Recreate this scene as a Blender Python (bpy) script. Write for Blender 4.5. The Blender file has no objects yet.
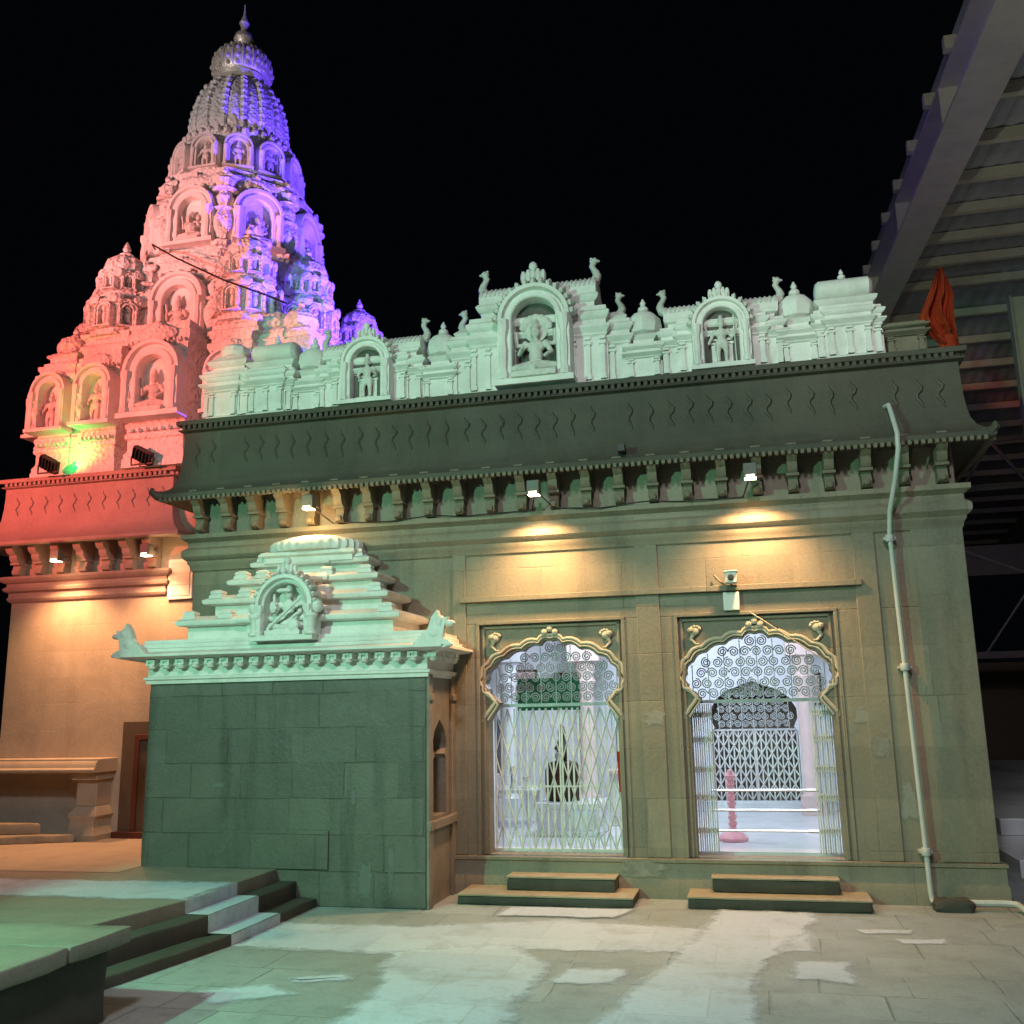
import bpy, bmesh, math, random
from mathutils import Vector, Matrix, geometry
from mathutils.noise import noise_vector as noise_vec
R = math.radians
rng = random.Random(7)
sc = bpy.context.scene
COL = sc.collection

# ------------------------------------------------------------------ camera, world, lights, exposure
def make_camera():
    F, pit, yaw, roll, D, h = 969.86, .20229346, -.23563378, -.01917921, 8.8859, 1.6
    f = Vector((math.sin(yaw) * math.cos(pit), math.cos(yaw) * math.cos(pit), math.sin(pit)))
    r = Vector((math.cos(yaw), -math.sin(yaw), 0)); u = r.cross(f)
    c, s = math.cos(roll), math.sin(roll)
    r2 = r * c + u * s; u2 = u * c - r * s
    m = Matrix((r2, u2, -f)).transposed().to_4x4(); m.translation = (0, -D, h)
    cd = bpy.data.cameras.new('camera'); co = bpy.data.objects.new('camera', cd); COL.objects.link(co)
    co.matrix_world = m
    cd.sensor_width = 36; cd.lens = F * 36 / 1024; cd.clip_end = 500; cd.clip_start = .05
    sc.camera = co
make_camera()
sc.render.resolution_x = sc.render.resolution_y = 1024
w = bpy.data.worlds.new('World'); sc.world = w; w.use_nodes = True
bg = w.node_tree.nodes['Background']
bg.inputs[0].default_value = (.55, .68, 1, 1); bg.inputs[1].default_value = .0016
vs = sc.view_settings
vs.view_transform = 'Standard'; vs.look = 'None'; vs.exposure = 0.0; vs.gamma = 1
sc.cycles.max_bounces = 6
sc.cycles.use_denoising = True
sc.cycles.sample_clamp_indirect = 4

def aim(o, target):
    o.rotation_euler = (Vector(target) - o.location).to_track_quat('-Z', 'Y').to_euler()
def spot(name, loc, target, watts, colour, angle, blend=.5, radius=.08):
    l = bpy.data.lights.new(name, 'SPOT'); l.energy = watts; l.color = colour
    l.spot_size = R(angle); l.spot_blend = blend; l.shadow_soft_size = radius
    o = bpy.data.objects.new(name, l); COL.objects.link(o); o.location = loc; aim(o, target); return o
def point(name, loc, watts, colour, radius=.1):
    l = bpy.data.lights.new(name, 'POINT'); l.energy = watts; l.color = colour; l.shadow_soft_size = radius
    o = bpy.data.objects.new(name, l); COL.objects.link(o); o.location = loc; return o

# courtyard flood lamps standing outside the frame, then added fill lights
spot('green_flood', (-5.4, -8.0, 4.2), (-2.5, -.2, 2.9), 1500, (.33, 1, .64), 104, .6, .05)
spot('green_flood', (-5.2, -6.2, 2.5), (-4.3, -4.7, .47), 330, (.16, 1, .42), 84, .8, .06)
spot('red_flood', (-11.0, -6.8, 5.0), (-7.6, 1.9, 5.9), 6600, (1, .145, .11), 44, .75, .15)
spot('white_flood', (-10.5, -8.5, 5.4), (-6.5, 2.2, 9.6), 2600, (1, .82, .84), 34, .9, .15)
spot('white_flood', (-10.5, -8.5, 5.2), (-5.4, .3, 5.5), 300, (1, .80, .64), 30, .9, .15)
spot('violet_flood', (-2.2, 1.5, 5.05), (-6.2, 2.5, 8.0), 4800, (.13, .05, 1), 92, .4, .08)
spot('ledge_green', (-7.83, .72, 4.62), (-7.80, 1.2, 5.0), 15, (.0, 1, .16), 140, .9, .03)
spot('ledge_yellow', (-7.6, .20, 4.70), (-7.8, 1.2, 6.0), 17, (.62, 1, .12), 50, .9, .05)
spot('court_fill', (-.5, -10.5, 9.0), (-.5, -3.2, 0), 1900, (.96, .97, 1), 100, .7, .5)  # fill light added behind the lens to lift the shadows, no fixture
point('yard_fill', (-2.6, -12.5, 8.0), 250, (1, .97, .9), .4)  # added general fill, not a lamp of the yard
spot('shed_fill', (-1.0, -9.5, 2.5), (3.2, 2.5, 8.8), 750, (.90, 1, .84), 42, .6, .1)  # added light that only brightens the shed rafter
point('shed_lamp', (6.5, 3.0, 5.0), 75, (1, .95, .92), .2)

# ------------------------------------------------------------------ materials
def nodes_of(name, rough=.8, spec=.3, metal=0.0):
    m = bpy.data.materials.new(name); m.use_nodes = True
    nt = m.node_tree; b = nt.nodes['Principled BSDF']
    b.inputs['Roughness'].default_value = rough; b.inputs['Metallic'].default_value = metal
    b.inputs['Specular IOR Level'].default_value = spec
    return m, nt, b
def N(nt, t, **kw):
    n = nt.nodes.new(t)
    for k, v in kw.items():
        if hasattr(n, k): setattr(n, k, v)
        else: n.inputs[k].default_value = v
    return n
def L(nt, a, b): nt.links.new(a, b)
def mixc(nt, fac, a, b, blend='MIX'):
    n = nt.nodes.new('ShaderNodeMix'); n.data_type = 'RGBA'; n.blend_type = blend
    for s, v in ((n.inputs[0], fac), (n.inputs[6], a), (n.inputs[7], b)):
        if hasattr(v, 'links') or hasattr(v, 'is_linked'): L(nt, v, s)
        elif isinstance(v, (int, float)): s.default_value = v
        else: s.default_value = (*v, 1)
    return n.outputs[2]
def ramp(nt, src, p0, p1, c0=(0, 0, 0, 1), c1=(1, 1, 1, 1)):
    n = nt.nodes.new('ShaderNodeValToRGB'); e = n.color_ramp.elements
    e[0].position = p0; e[1].position = p1; e[0].color = c0; e[1].color = c1
    L(nt, src, n.inputs[0]); return n.outputs[0]
def noise(nt, scale, detail=5, rough=.6, vec=None, dist=0):
    n = N(nt, 'ShaderNodeTexNoise'); n.inputs['Scale'].default_value = scale
    n.inputs['Detail'].default_value = detail; n.inputs['Roughness'].default_value = rough
    n.inputs['Distortion'].default_value = dist
    if vec: L(nt, vec, n.inputs['Vector'])
    return n.outputs[0]
def wall_uv(nt):
    """(u along the wall, v up) in metres, from world position and the face's own direction."""
    g = N(nt, 'ShaderNodeNewGeometry'); sp = N(nt, 'ShaderNodeSeparateXYZ'); L(nt, g.outputs['Position'], sp.inputs[0])
    sn = N(nt, 'ShaderNodeSeparateXYZ'); L(nt, g.outputs['True Normal'], sn.inputs[0])
    ax = N(nt, 'ShaderNodeMath', operation='ABSOLUTE'); L(nt, sn.outputs[0], ax.inputs[0])
    gt = N(nt, 'ShaderNodeMath', operation='GREATER_THAN'); L(nt, ax.outputs[0], gt.inputs[0]); gt.inputs[1].default_value = .7
    mx = N(nt, 'ShaderNodeMix'); L(nt, gt.outputs[0], mx.inputs[0]); L(nt, sp.outputs[0], mx.inputs[2]); L(nt, sp.outputs[1], mx.inputs[3])
    az = N(nt, 'ShaderNodeMath', operation='ABSOLUTE'); L(nt, sn.outputs[2], az.inputs[0])
    gz = N(nt, 'ShaderNodeMath', operation='GREATER_THAN'); L(nt, az.outputs[0], gz.inputs[0]); gz.inputs[1].default_value = .7
    mz = N(nt, 'ShaderNodeMix'); L(nt, gz.outputs[0], mz.inputs[0]); L(nt, sp.outputs[2], mz.inputs[2]); L(nt, sp.outputs[1], mz.inputs[3])
    c = N(nt, 'ShaderNodeCombineXYZ'); L(nt, mx.outputs[0], c.inputs[0]); L(nt, mz.outputs[0], c.inputs[1])
    return c.outputs[0], g.outputs['Position']

def masonry(name, c1, c2, mortar, bw=.62, bh=.31, joint=.006, rough=.78, bump=.35, stain=.5, spec=.3, warm=(1.10, 1.0, .80), gate=(.48, .66)):
    m, nt, b = nodes_of(name, rough, spec)
    uv, pos = wall_uv(nt)
    # slight wobble so that no joint is ruler straight
    nv = N(nt, 'ShaderNodeTexNoise', Scale=2.2); L(nt, pos, nv.inputs['Vector'])
    vm = N(nt, 'ShaderNodeVectorMath', operation='MULTIPLY_ADD'); L(nt, nv.outputs['Color'], vm.inputs[0])
    vm.inputs[1].default_value = (.03, .03, 0); L(nt, uv, vm.inputs[2])
    br = N(nt, 'ShaderNodeTexBrick'); L(nt, vm.outputs[0], br.inputs['Vector'])
    br.inputs['Color1'].default_value = (*c1, 1); br.inputs['Color2'].default_value = (*c2, 1); br.inputs['Mortar'].default_value = (*mortar, 1)
    br.inputs['Scale'].default_value = 1; br.inputs['Mortar Size'].default_value = joint; br.inputs['Mortar Smooth'].default_value = .5
    br.inputs['Brick Width'].default_value = bw; br.inputs['Row Height'].default_value = bh; br.inputs['Bias'].default_value = -.1
    br.offset = .43; br.squash = .8; br.squash_frequency = 3
    n1 = noise(nt, 1.1, 6, .65, pos, .4); n2 = noise(nt, 38, 5, .7, pos)
    # streaky dirt, stretched down the wall
    mp = N(nt, 'ShaderNodeMapping'); mp.inputs['Scale'].default_value = (5, 5, .5); L(nt, pos, mp.inputs[0])
    n3 = noise(nt, 1, 4, .6, mp.outputs[0])
    br.inputs['Mortar'].default_value = (*[(p + q) / 2 for p, q in zip(c1, c2)], 1)
    n5 = noise(nt, 1.7, 4, .6, pos, .2); n6 = noise(nt, .55, 4, .6, pos)
    jm = N(nt, 'ShaderNodeMath', operation='MULTIPLY'); L(nt, br.outputs['Fac'], jm.inputs[0]); L(nt, ramp(nt, n5, *gate, (0, 0, 0, 1), (.8, .8, .8, 1)), jm.inputs[1])
    k = mixc(nt, jm.outputs[0], br.outputs['Color'], mortar)
    k = mixc(nt, ramp(nt, n6, .35, .65, (0, 0, 0, 1), (.55, .55, .55, 1)), k, tuple(p * q for p, q in zip(c1, warm)))
    k = mixc(nt, ramp(nt, n1, .40, .74), k, tuple(x * .60 for x in c1))
    k = mixc(nt, ramp(nt, n3, .52, .78, (0, 0, 0, 1), (stain, stain, stain, 1)), k, tuple(x * .55 for x in c2))
    k = mixc(nt, ramp(nt, n2, .3, .8, (.0,) * 3 + (1,), (.35,) * 3 + (1,)), k, tuple(min(1, x * 1.5) for x in c1))
    L(nt, k, b.inputs['Base Color'])
    # bump: joints + tooling
    sub = N(nt, 'ShaderNodeMath', operation='SUBTRACT'); sub.inputs[0].default_value = 1; L(nt, jm.outputs[0], sub.inputs[1])
    ma = N(nt, 'ShaderNodeMath', operation='MULTIPLY_ADD'); L(nt, n2, ma.inputs[0]); ma.inputs[1].default_value = .35; L(nt, sub.outputs[0], ma.inputs[2])
    ma2 = N(nt, 'ShaderNodeMath', operation='MULTIPLY_ADD'); L(nt, n1, ma2.inputs[0]); ma2.inputs[1].default_value = 1.2; L(nt, ma.outputs[0], ma2.inputs[2])
    bp = N(nt, 'ShaderNodeBump'); bp.inputs['Strength'].default_value = bump; bp.inputs['Distance'].default_value = .02
    L(nt, ma2.outputs[0], bp.inputs['Height']); L(nt, bp.outputs[0], b.inputs['Normal'])
    rr = ramp(nt, n1, .3, .8, (rough - .14,) * 3 + (1,), (rough + .1,) * 3 + (1,)); L(nt, rr, b.inputs['Roughness'])
    return m

def plain(name, col, dirt=None, amt=.5, rough=.75, spec=.3, scale=4, bump=.25, metal=0, fine=60):
    m, nt, b = nodes_of(name, rough, spec, metal)
    g = N(nt, 'ShaderNodeNewGeometry'); pos = g.outputs['Position']
    n1 = noise(nt, scale, 6, .65, pos, .3); n2 = noise(nt, fine, 4, .6, pos)
    dirt = dirt or tuple(x * .5 for x in col)
    k = mixc(nt, ramp(nt, n1, .42, .75, (0, 0, 0, 1), (amt, amt, amt, 1)), col, dirt)
    k = mixc(nt, ramp(nt, n2, .45, .8, (0, 0, 0, 1), (amt * .5,) * 3 + (1,)), k, dirt)
    L(nt, k, b.inputs['Base Color'])
    if bump:
        bp = N(nt, 'ShaderNodeBump'); bp.inputs['Strength'].default_value = bump; bp.inputs['Distance'].default_value = .012
        ad = N(nt, 'ShaderNodeMath', operation='MULTIPLY_ADD'); L(nt, n2, ad.inputs[0]); ad.inputs[1].default_value = .4; L(nt, n1, ad.inputs[2])
        L(nt, ad.outputs[0], bp.inputs['Height']); L(nt, bp.outputs[0], b.inputs['Normal'])
    return m
def emis(name, col, s):
    m, nt, b = nodes_of(name, .4)
    b.inputs['Base Color'].default_value = (*col, 1); b.inputs['Emission Color'].default_value = (*col, 1); b.inputs['Emission Strength'].default_value = s
    return m

M = {}
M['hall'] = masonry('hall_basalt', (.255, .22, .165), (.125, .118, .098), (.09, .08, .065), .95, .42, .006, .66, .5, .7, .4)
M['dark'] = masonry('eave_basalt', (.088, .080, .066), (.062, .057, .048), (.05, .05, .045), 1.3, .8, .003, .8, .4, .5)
M['sanctum'] = masonry('sanctum_stone', (.42, .35, .28), (.34, .28, .22), (.23, .19, .15), .62, .30, .004, .7, .3, .35)
M['sanctum_eave'] = masonry('sanctum_eave_stone', (.33, .26, .23), (.28, .22, .19), (.2, .16, .13), 1.3, .8, .003, .8, .4, .4)
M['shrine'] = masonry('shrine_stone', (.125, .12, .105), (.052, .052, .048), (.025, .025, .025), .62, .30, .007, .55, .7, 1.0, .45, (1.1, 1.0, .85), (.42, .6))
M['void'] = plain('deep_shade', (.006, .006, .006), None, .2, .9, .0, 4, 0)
M['shrine_patch'] = plain('cement_patch', (.20, .20, .185), (.07, .07, .065), .9, .8, .2, 6, .4)
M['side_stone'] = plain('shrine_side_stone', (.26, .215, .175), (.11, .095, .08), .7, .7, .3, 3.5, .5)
M['step'] = masonry('step_stone', (.07, .066, .056), (.05, .047, .04), (.03, .028, .025), .9, .5, .003, .8, .5, .6)
M['step_pale'] = masonry('door_step_stone', (.34, .28, .20), (.27, .22, .16), (.18, .15, .1), 1.1, .6, .002, .8, .5, .7)
M['slab'] = masonry('court_slabs', (.325, .345, .345), (.235, .25, .25), (.10, .105, .10), .62, .45, .009, .6, .7, .7, .4, (.82, .86, .86), (.40, .60))
M['terrace'] = masonry('terrace_slabs', (.25, .225, .185), (.18, .165, .14), (.10, .09, .08), .9, .6, .006, .66, .4, .4, .4, (.95, 1, .95))
M['white'] = plain('white_paint', (.78, .76, .72), (.42, .40, .36), .55, .62, .35, 3.2, .3)
M['white2'] = plain('white_paint_aged', (.62, .60, .55), (.26, .25, .22), .7, .66, .3, 3.5, .35)
M['niche_dark'] = plain('dark_niche_plaster', (.13, .125, .11), (.04, .04, .036), .6, .8, .2, 6, .3)  # dark tone for the backs of the parapet niches
M['statue'] = plain('statue_paint', (.66, .64, .59), (.26, .25, .22), .6, .6, .3, 9, .3)
M['trim'] = plain('carved_stone', (.47, .43, .34), (.25, .22, .17), .5, .7, .3, 6, .3)
M['bracket'] = plain('bracket_stone', (.20, .17, .125), (.10, .09, .07), .5, .8, .2, 7, .4)
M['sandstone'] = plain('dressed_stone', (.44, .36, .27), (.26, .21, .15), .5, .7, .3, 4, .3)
M['interior'] = plain('interior_paint', (.80, .82, .86), (.55, .57, .62), .4, .5, .3, 2, .1)
M['marble'] = plain('marble_floor', (.72, .73, .76), (.45, .46, .5), .5, .25, .5, 3, .05)
M['steel'] = plain('steel_bar', (.62, .63, .64), (.35, .34, .33), .4, .35, .5, 12, .05, .9)
M['iron'] = plain('painted_iron', (.66, .70, .68), (.28, .26, .24), .5, .5, .4, 10, .1, .2)
M['scroll'] = plain('scroll_iron', (.46, .49, .49), (.14, .13, .12), .5, .5, .4, 10, .1, .3)
M['shed'] = plain('shed_steel', (.54, .50, .38), (.30, .26, .22), .5, .5, .4, 3, .1, .1)
M['sheet'] = plain('roof_sheet', (.40, .41, .43), (.2, .19, .18), .5, .5, .4, 2, .1, .2)
M['pvc'] = plain('pvc_pipe', (.50, .50, .48), (.36, .35, .32), .5, .45, .4, 5, .05)
M['gold'] = plain('gilt_metal', (.80, .78, .66), (.30, .28, .22), .6, .34, .5, 14, .6, .4)
M['black'] = plain('black_enamel', (.02, .02, .02), (.05, .045, .04), .4, .5, .4, 8, .1)
M['cloth_dark'] = plain('dark_brocade', (.055, .035, .02), (.012, .01, .008), .6, .6, .3, 16, .3)
M['orange'] = plain('saffron_cloth', (.30, .036, .012), (.15, .016, .006), .5, .8, .1, 5, .3)
M['green'] = plain('green_board', (.03, .16, .08), (.02, .08, .04), .5, .7, .2, 6, .1)
M['pink'] = plain('pink_paint', (.86, .42, .46), (.6, .25, .28), .4, .5, .4, 10, .1)
M['redwood'] = plain('red_door_paint', (.095, .032, .018), (.08, .02, .012), .5, .6, .3, 6, .1)
M['brown'] = plain('brown_paint', (.11, .075, .05), (.06, .04, .025), .5, .6, .3, 3, .1)
M['board'] = plain('pale_board', (.74, .58, .54), (.5, .38, .34), .3, .5, .3, 4, .05)
M['housing'] = plain('lamp_housing', (.13, .125, .11), (.07, .065, .06), .4, .5, .4, 8, .05)
M['plastic'] = plain('white_plastic', (.74, .74, .70), (.5, .5, .46), .3, .45, .4, 8, .05)
M['cable'] = plain('cable_sheath', (.03, .02, .02), None, .3, .6, .3, 8, 0)
M['cable_pale'] = plain('pale_cable_sheath', (.5, .45, .34), None, .3, .6, .3, 8, 0)
M['lamp_warm'] = emis('lamp_glass', (1, .80, .52), 9)
M['lamp_cool'] = emis('tube_glass', (.75, .88, 1), 14)
M['far_recess'] = plain('recess_shade', (.16, .17, .19), (.08, .08, .09), .5, .7, .2, 3, .1)
M['farwall'] = plain('far_plaster', (.20, .17, .16), (.1, .08, .07), .5, .8, .2, 1.2, .1)

def carved(name, col, dirt):
    m = plain(name, col, dirt, .5, .64, .3, 3.2, 0); nt = m.node_tree; b = nt.nodes['Principled BSDF']
    g = N(nt, 'ShaderNodeNewGeometry'); pos = g.outputs['Position']
    v = N(nt, 'ShaderNodeTexVoronoi', feature='SMOOTH_F1'); v.inputs['Scale'].default_value = 19; v.inputs['Smoothness'].default_value = .2; L(nt, pos, v.inputs['Vector'])
    n2 = noise(nt, 28, 5, .6, pos)
    ad = N(nt, 'ShaderNodeMath', operation='MULTIPLY_ADD'); L(nt, n2, ad.inputs[0]); ad.inputs[1].default_value = .5; L(nt, v.outputs['Distance'], ad.inputs[2])
    bp = N(nt, 'ShaderNodeBump'); bp.inputs['Strength'].default_value = .8; bp.inputs['Distance'].default_value = .035
    L(nt, ad.outputs[0], bp.inputs['Height']); L(nt, bp.outputs[0], b.inputs['Normal'])
    return m
M['carved'] = carved('carved_white_paint', (.78, .76, .72), (.40, .38, .34))
def worn_path(name='path_paint', tint=None):
    m, nt, b = nodes_of(name, .66, .3)
    uv, pos = wall_uv(nt)
    br = N(nt, 'ShaderNodeTexBrick'); L(nt, uv, br.inputs['Vector']); br.inputs['Scale'].default_value = 1
    br.inputs['Color1'].default_value = (.62, .67, .78, 1); br.inputs['Color2'].default_value = (.54, .59, .70, 1); br.inputs['Mortar'].default_value = (.52, .54, .60, 1)
    br.inputs['Mortar Size'].default_value = .006; br.inputs['Brick Width'].default_value = .8; br.inputs['Row Height'].default_value = .55; br.offset = .43
    n1 = noise(nt, 2.4, 8, .72, pos, .1); n2 = noise(nt, 22, 5, .7, pos)
    k = mixc(nt, ramp(nt, n1, .50, .80, (0, 0, 0, 1), (.8,) * 3 + (1,)), br.outputs['Color'], (.26, .25, .22))
    k = mixc(nt, ramp(nt, n2, .5, .75, (0, 0, 0, 1), (.4,) * 3 + (1,)), k, (.36, .35, .32))
    L(nt, k, b.inputs['Base Color'])
    if tint:
        for l_ in list(b.inputs['Base Color'].links): nt.links.remove(l_)
        b.inputs['Base Color'].default_value = (*tint, 1)
    n4 = noise(nt, 3.6, 9, .72, pos, .1); at = N(nt, 'ShaderNodeAttribute', attribute_name='coat')
    sm = N(nt, 'ShaderNodeMath', operation='MULTIPLY_ADD'); L(nt, n4, sm.inputs[0]); sm.inputs[1].default_value = 1.5; L(nt, at.outputs['Fac'], sm.inputs[2])
    L(nt, ramp(nt, sm.outputs[0], .0, 1.0), b.inputs['Alpha'])
    mr = N(nt, 'ShaderNodeMapRange'); mr.inputs[1].default_value = 1.08; mr.inputs[2].default_value = 1.5; mr.inputs[4].default_value = .82; L(nt, sm.outputs[0], mr.inputs[0]); L(nt, mr.outputs[0], b.inputs['Alpha'])
    bp = N(nt, 'ShaderNodeBump'); bp.inputs['Strength'].default_value = .3; bp.inputs['Distance'].default_value = .01
    L(nt, n2, bp.inputs['Height']); L(nt, bp.outputs[0], b.inputs['Normal'])
    return m
M['path'] = worn_path()
M['wash'] = worn_path('lime_wash', (.33, .31, .26)); M['wash_grey'] = worn_path('grey_wash', (.17, .17, .155))
M['path_solid'] = plain('riser_paint', (.52, .56, .62), (.25, .26, .27), .6, .66, .3, 9, .3)

# ------------------------------------------------------------------ mesh helpers
class MB:
    def __init__(self): self.v = []; self.f = []
    def add(self, vs, fs, mat=None):
        n = len(self.v)
        self.v += [tuple(mat @ Vector(p)) if mat else tuple(p) for p in vs]
        self.f += [tuple(i + n for i in f) for f in fs]; return self
    def box(self, x0, x1, y0, y1, z0, z1, mat=None):
        vs = [(x, y, z) for x in (x0, x1) for y in (y0, y1) for z in (z0, z1)]
        return self.add(vs, [(0, 1, 3, 2), (4, 6, 7, 5), (0, 4, 5, 1), (2, 3, 7, 6), (0, 2, 6, 4), (1, 5, 7, 3)], mat)
    def loft(self, loops, caps=(True, True), closed=True, mat=None):
        n = len(loops[0]); vs = [p for l in loops for p in l]; fs = []
        for k in range(len(loops) - 1):
            for i in range(n if closed else n - 1):
                j = (i + 1) % n; fs.append((k * n + i, k * n + j, (k + 1) * n + j, (k + 1) * n + i))
        if caps[0]: fs.append(tuple(reversed(range(n))))
        if caps[1]: fs.append(tuple((len(loops) - 1) * n + i for i in range(n)))
        return self.add(vs, fs, mat)
    def ring(self, poly, prof, caps=(True, True), mat=None):
        """poly: counter-clockwise plan; prof: (offset outwards, z) levels, mitred at every corner."""
        return self.loft([[(x, y, z) for x, y in offset(poly, d)] for d, z in prof], caps, True, mat)
    def lathe(self, prof, n=20, c=(0, 0, 0), sx=1, sy=1, flute=0, nf=0, mat=None):
        loops = []
        for r, z in prof:
            lp = []
            for i in range(n):
                a = 2 * math.pi * i / n
                rr = r * (1 + flute * math.cos(nf * a)) if nf else r
                lp.append((c[0] + rr * sx * math.cos(a), c[1] + rr * sy * math.sin(a), c[2] + z))
            loops.append(lp)
        return self.loft(loops, mat=mat)
    def tube(self, pts, r, n=6, mat=None, closed=False, flat=1.0):
        pts = [Vector(p) for p in pts]; loops = []; m = len(pts); up = None
        for i, p in enumerate(pts):
            a = pts[(i - 1) % m] if (i or closed) else p; b = pts[(i + 1) % m] if (i < m - 1 or closed) else p
            t = (b - a).normalized()
            if up is None: up = Vector((0, 0, 1)) if abs(t.z) < .9 else Vector((0, 1, 0))
            s = t.cross(up)
            if s.length < 1e-4: s = t.orthogonal()
            s.normalize(); u2 = s.cross(t).normalized(); up = u2
            rr = r[i] if isinstance(r, (list, tuple)) else r
            loops.append([tuple(p + s * math.cos(2 * math.pi * k / n) * rr + u2 * math.sin(2 * math.pi * k / n) * rr * flat) for k in range(n)])
        if closed: loops.append(loops[0]); return self.loft(loops, (False, False), True, mat)
        return self.loft(loops, (True, True), True, mat)
    def prism(self, poly, y0, y1, mat=None):
        """poly in (x, z), pushed along y."""
        return self.loft([[(x, y0, z) for x, z in poly], [(x, y1, z) for x, z in poly]], (True, True), True, mat)
    def prism_x(self, poly, x0, x1, mat=None):
        return self.loft([[(x0, y, z) for y, z in poly], [(x1, y, z) for y, z in poly]], (True, True), True, mat)
    def ell(self, c, r, n=10, m=6, mat=None):
        if isinstance(r, (int, float)): r = (r, r, r)
        loops = []
        for j in range(1, m):
            t = math.pi * j / m
            loops.append([(c[0] + r[0] * math.sin(t) * math.cos(2 * math.pi * i / n), c[1] + r[1] * math.sin(t) * math.sin(2 * math.pi * i / n), c[2] - r[2] * math.cos(t)) for i in range(n)])
        return self.loft(loops, mat=mat)
    def plate(self, outer, inner, y0, y1):
        """plate in the xz plane with one hole, thickness y0..y1"""
        tri = geometry.tessellate_polygon([[Vector((x, z, 0)) for x, z in outer], [Vector((x, z, 0)) for x, z in inner]])
        al = list(outer) + list(inner); no, ni = len(outer), len(inner); n = no + ni
        vs = [(x, y0, z) for x, z in al] + [(x, y1, z) for x, z in al]
        fs = [tuple(t) for t in tri] + [tuple(i + n for i in reversed(t)) for t in tri]
        for i in range(no): j = (i + 1) % no; fs.append((i, j, j + n, i + n))
        for i in range(ni): j = (i + 1) % ni; fs.append((no + i, no + i + n, no + j + n, no + j))
        return self.add(vs, fs)
    def mesh(self, name, mat, shift=(0, 0, 0), smooth=35):
        me = bpy.data.meshes.new(name)
        me.from_pydata([(x - shift[0], y - shift[1], z - shift[2]) for x, y, z in self.v], [], self.f)
        bm = bmesh.new(); bm.from_mesh(me)
        bmesh.ops.dissolve_degenerate(bm, dist=1e-5, edges=bm.edges)
        bmesh.ops.recalc_face_normals(bm, faces=bm.faces); bm.to_mesh(me); bm.free()
        me.materials.append(M[mat] if isinstance(mat, str) else mat)
        if smooth:
            me.polygons.foreach_set('use_smooth', [True] * len(me.polygons)); me.set_sharp_from_angle(angle=R(smooth))
        me.update(); return me
    def build(self, name, mat, parent=None, bevel=0, smooth=35, rough=0):
        sh = root_loc(parent) if parent else (0, 0, 0)
        me = self.mesh(name, mat, sh, smooth)
        if rough: chip(me, rough)
        return place(name, me, parent, bevel=0 if rough else bevel)

def chip(me, amp):
    """worn stone: long edges split, arrises rubbed down and chipped, faces gently uneven"""
    bm = bmesh.new(); bm.from_mesh(me)
    bmesh.ops.bevel(bm, geom=[e for e in bm.edges if len(e.link_faces) == 2 and e.calc_face_angle(0) > .7], offset=.014, segments=2, profile=.6, affect='EDGES')
    for _ in range(6):
        lg = [e for e in bm.edges if e.calc_length() > .14]
        if not lg or len(bm.verts) > 9000: break
        bmesh.ops.subdivide_edges(bm, edges=lg, cuts=1, use_grid_fill=True)
    bmesh.ops.triangulate(bm, faces=[f for f in bm.faces if len(f.verts) > 4])
    bm.normal_update()
    for v in bm.verts:
        q = v.co
        n1 = noise_vec(q * 7.0); n2 = noise_vec(q * 23.0)
        curved = max([f.normal.angle(v.normal, 0) for f in v.link_faces] or [0]) > .15
        v.co += (n1 * .7 + n2 * .5) * amp * (1.6 if curved else .45) - (v.normal * amp * max(0, n2.x) * 2.5 if curved else Vector())
    bm.to_mesh(me); bm.free(); me.set_sharp_from_angle(angle=R(50)); me.polygons.foreach_set('use_smooth', [True] * len(me.polygons))
def root_loc(o):
    v = Vector((0, 0, 0))
    while o: v += o.location; o = o.parent
    return v
def place(name, me, parent=None, loc=(0, 0, 0), rz=0, s=1, bevel=0):
    o = bpy.data.objects.new(name, me); COL.objects.link(o); o.parent = parent; o.location = loc
    o.rotation_euler = (0, 0, rz); o.scale = (s, s, s) if isinstance(s, (int, float)) else s
    if bevel:
        b = o.modifiers.new('edge', 'BEVEL'); b.width = bevel; b.segments = 2; b.limit_method = 'ANGLE'; b.angle_limit = R(40)
    return o
def offset(poly, d):
    n = len(poly); out = []
    for i in range(n):
        p0, p1, p2 = Vector(poly[i - 1]), Vector(poly[i]), Vector(poly[(i + 1) % n])
        a = (p1 - p0).normalized(); b = (p2 - p1).normalized()
        na = Vector((a.y, -a.x)); nb = Vector((b.y, -b.x)); m = na + nb
        out.append(tuple(p1 + m * (d / max(.2, m.dot(na)))))
    return out
def rect(x0, x1, y0, y1): return [(x0, y0), (x1, y0), (x1, y1), (x0, y1)]
def ngon(n, apothem, c=(0, 0), rot=0):
    r = apothem / math.cos(math.pi / n)
    return [(c[0] + r * math.cos(2 * math.pi * (i + .5) / n + rot), c[1] + r * math.sin(2 * math.pi * (i + .5) / n + rot)) for i in range(n)]
def tag(o, label=None, cat=None, group=None, kind=None):
    for k, v in (('label', label), ('category', cat), ('group', group), ('kind', kind)):
        if v: o[k] = v
    return o
def thing(name, loc, label, cat, group=None):
    o = bpy.data.objects.new(name, None); COL.objects.link(o); o.location = loc; o.empty_display_size = .1
    return tag(o, label, cat, group)
def copy_tree(o, parent=None):
    c = o.copy(); COL.objects.link(c); c.parent = parent
    for ch in [x for x in bpy.data.objects if x.parent == o]: copy_tree(ch, c)
    return c

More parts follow.
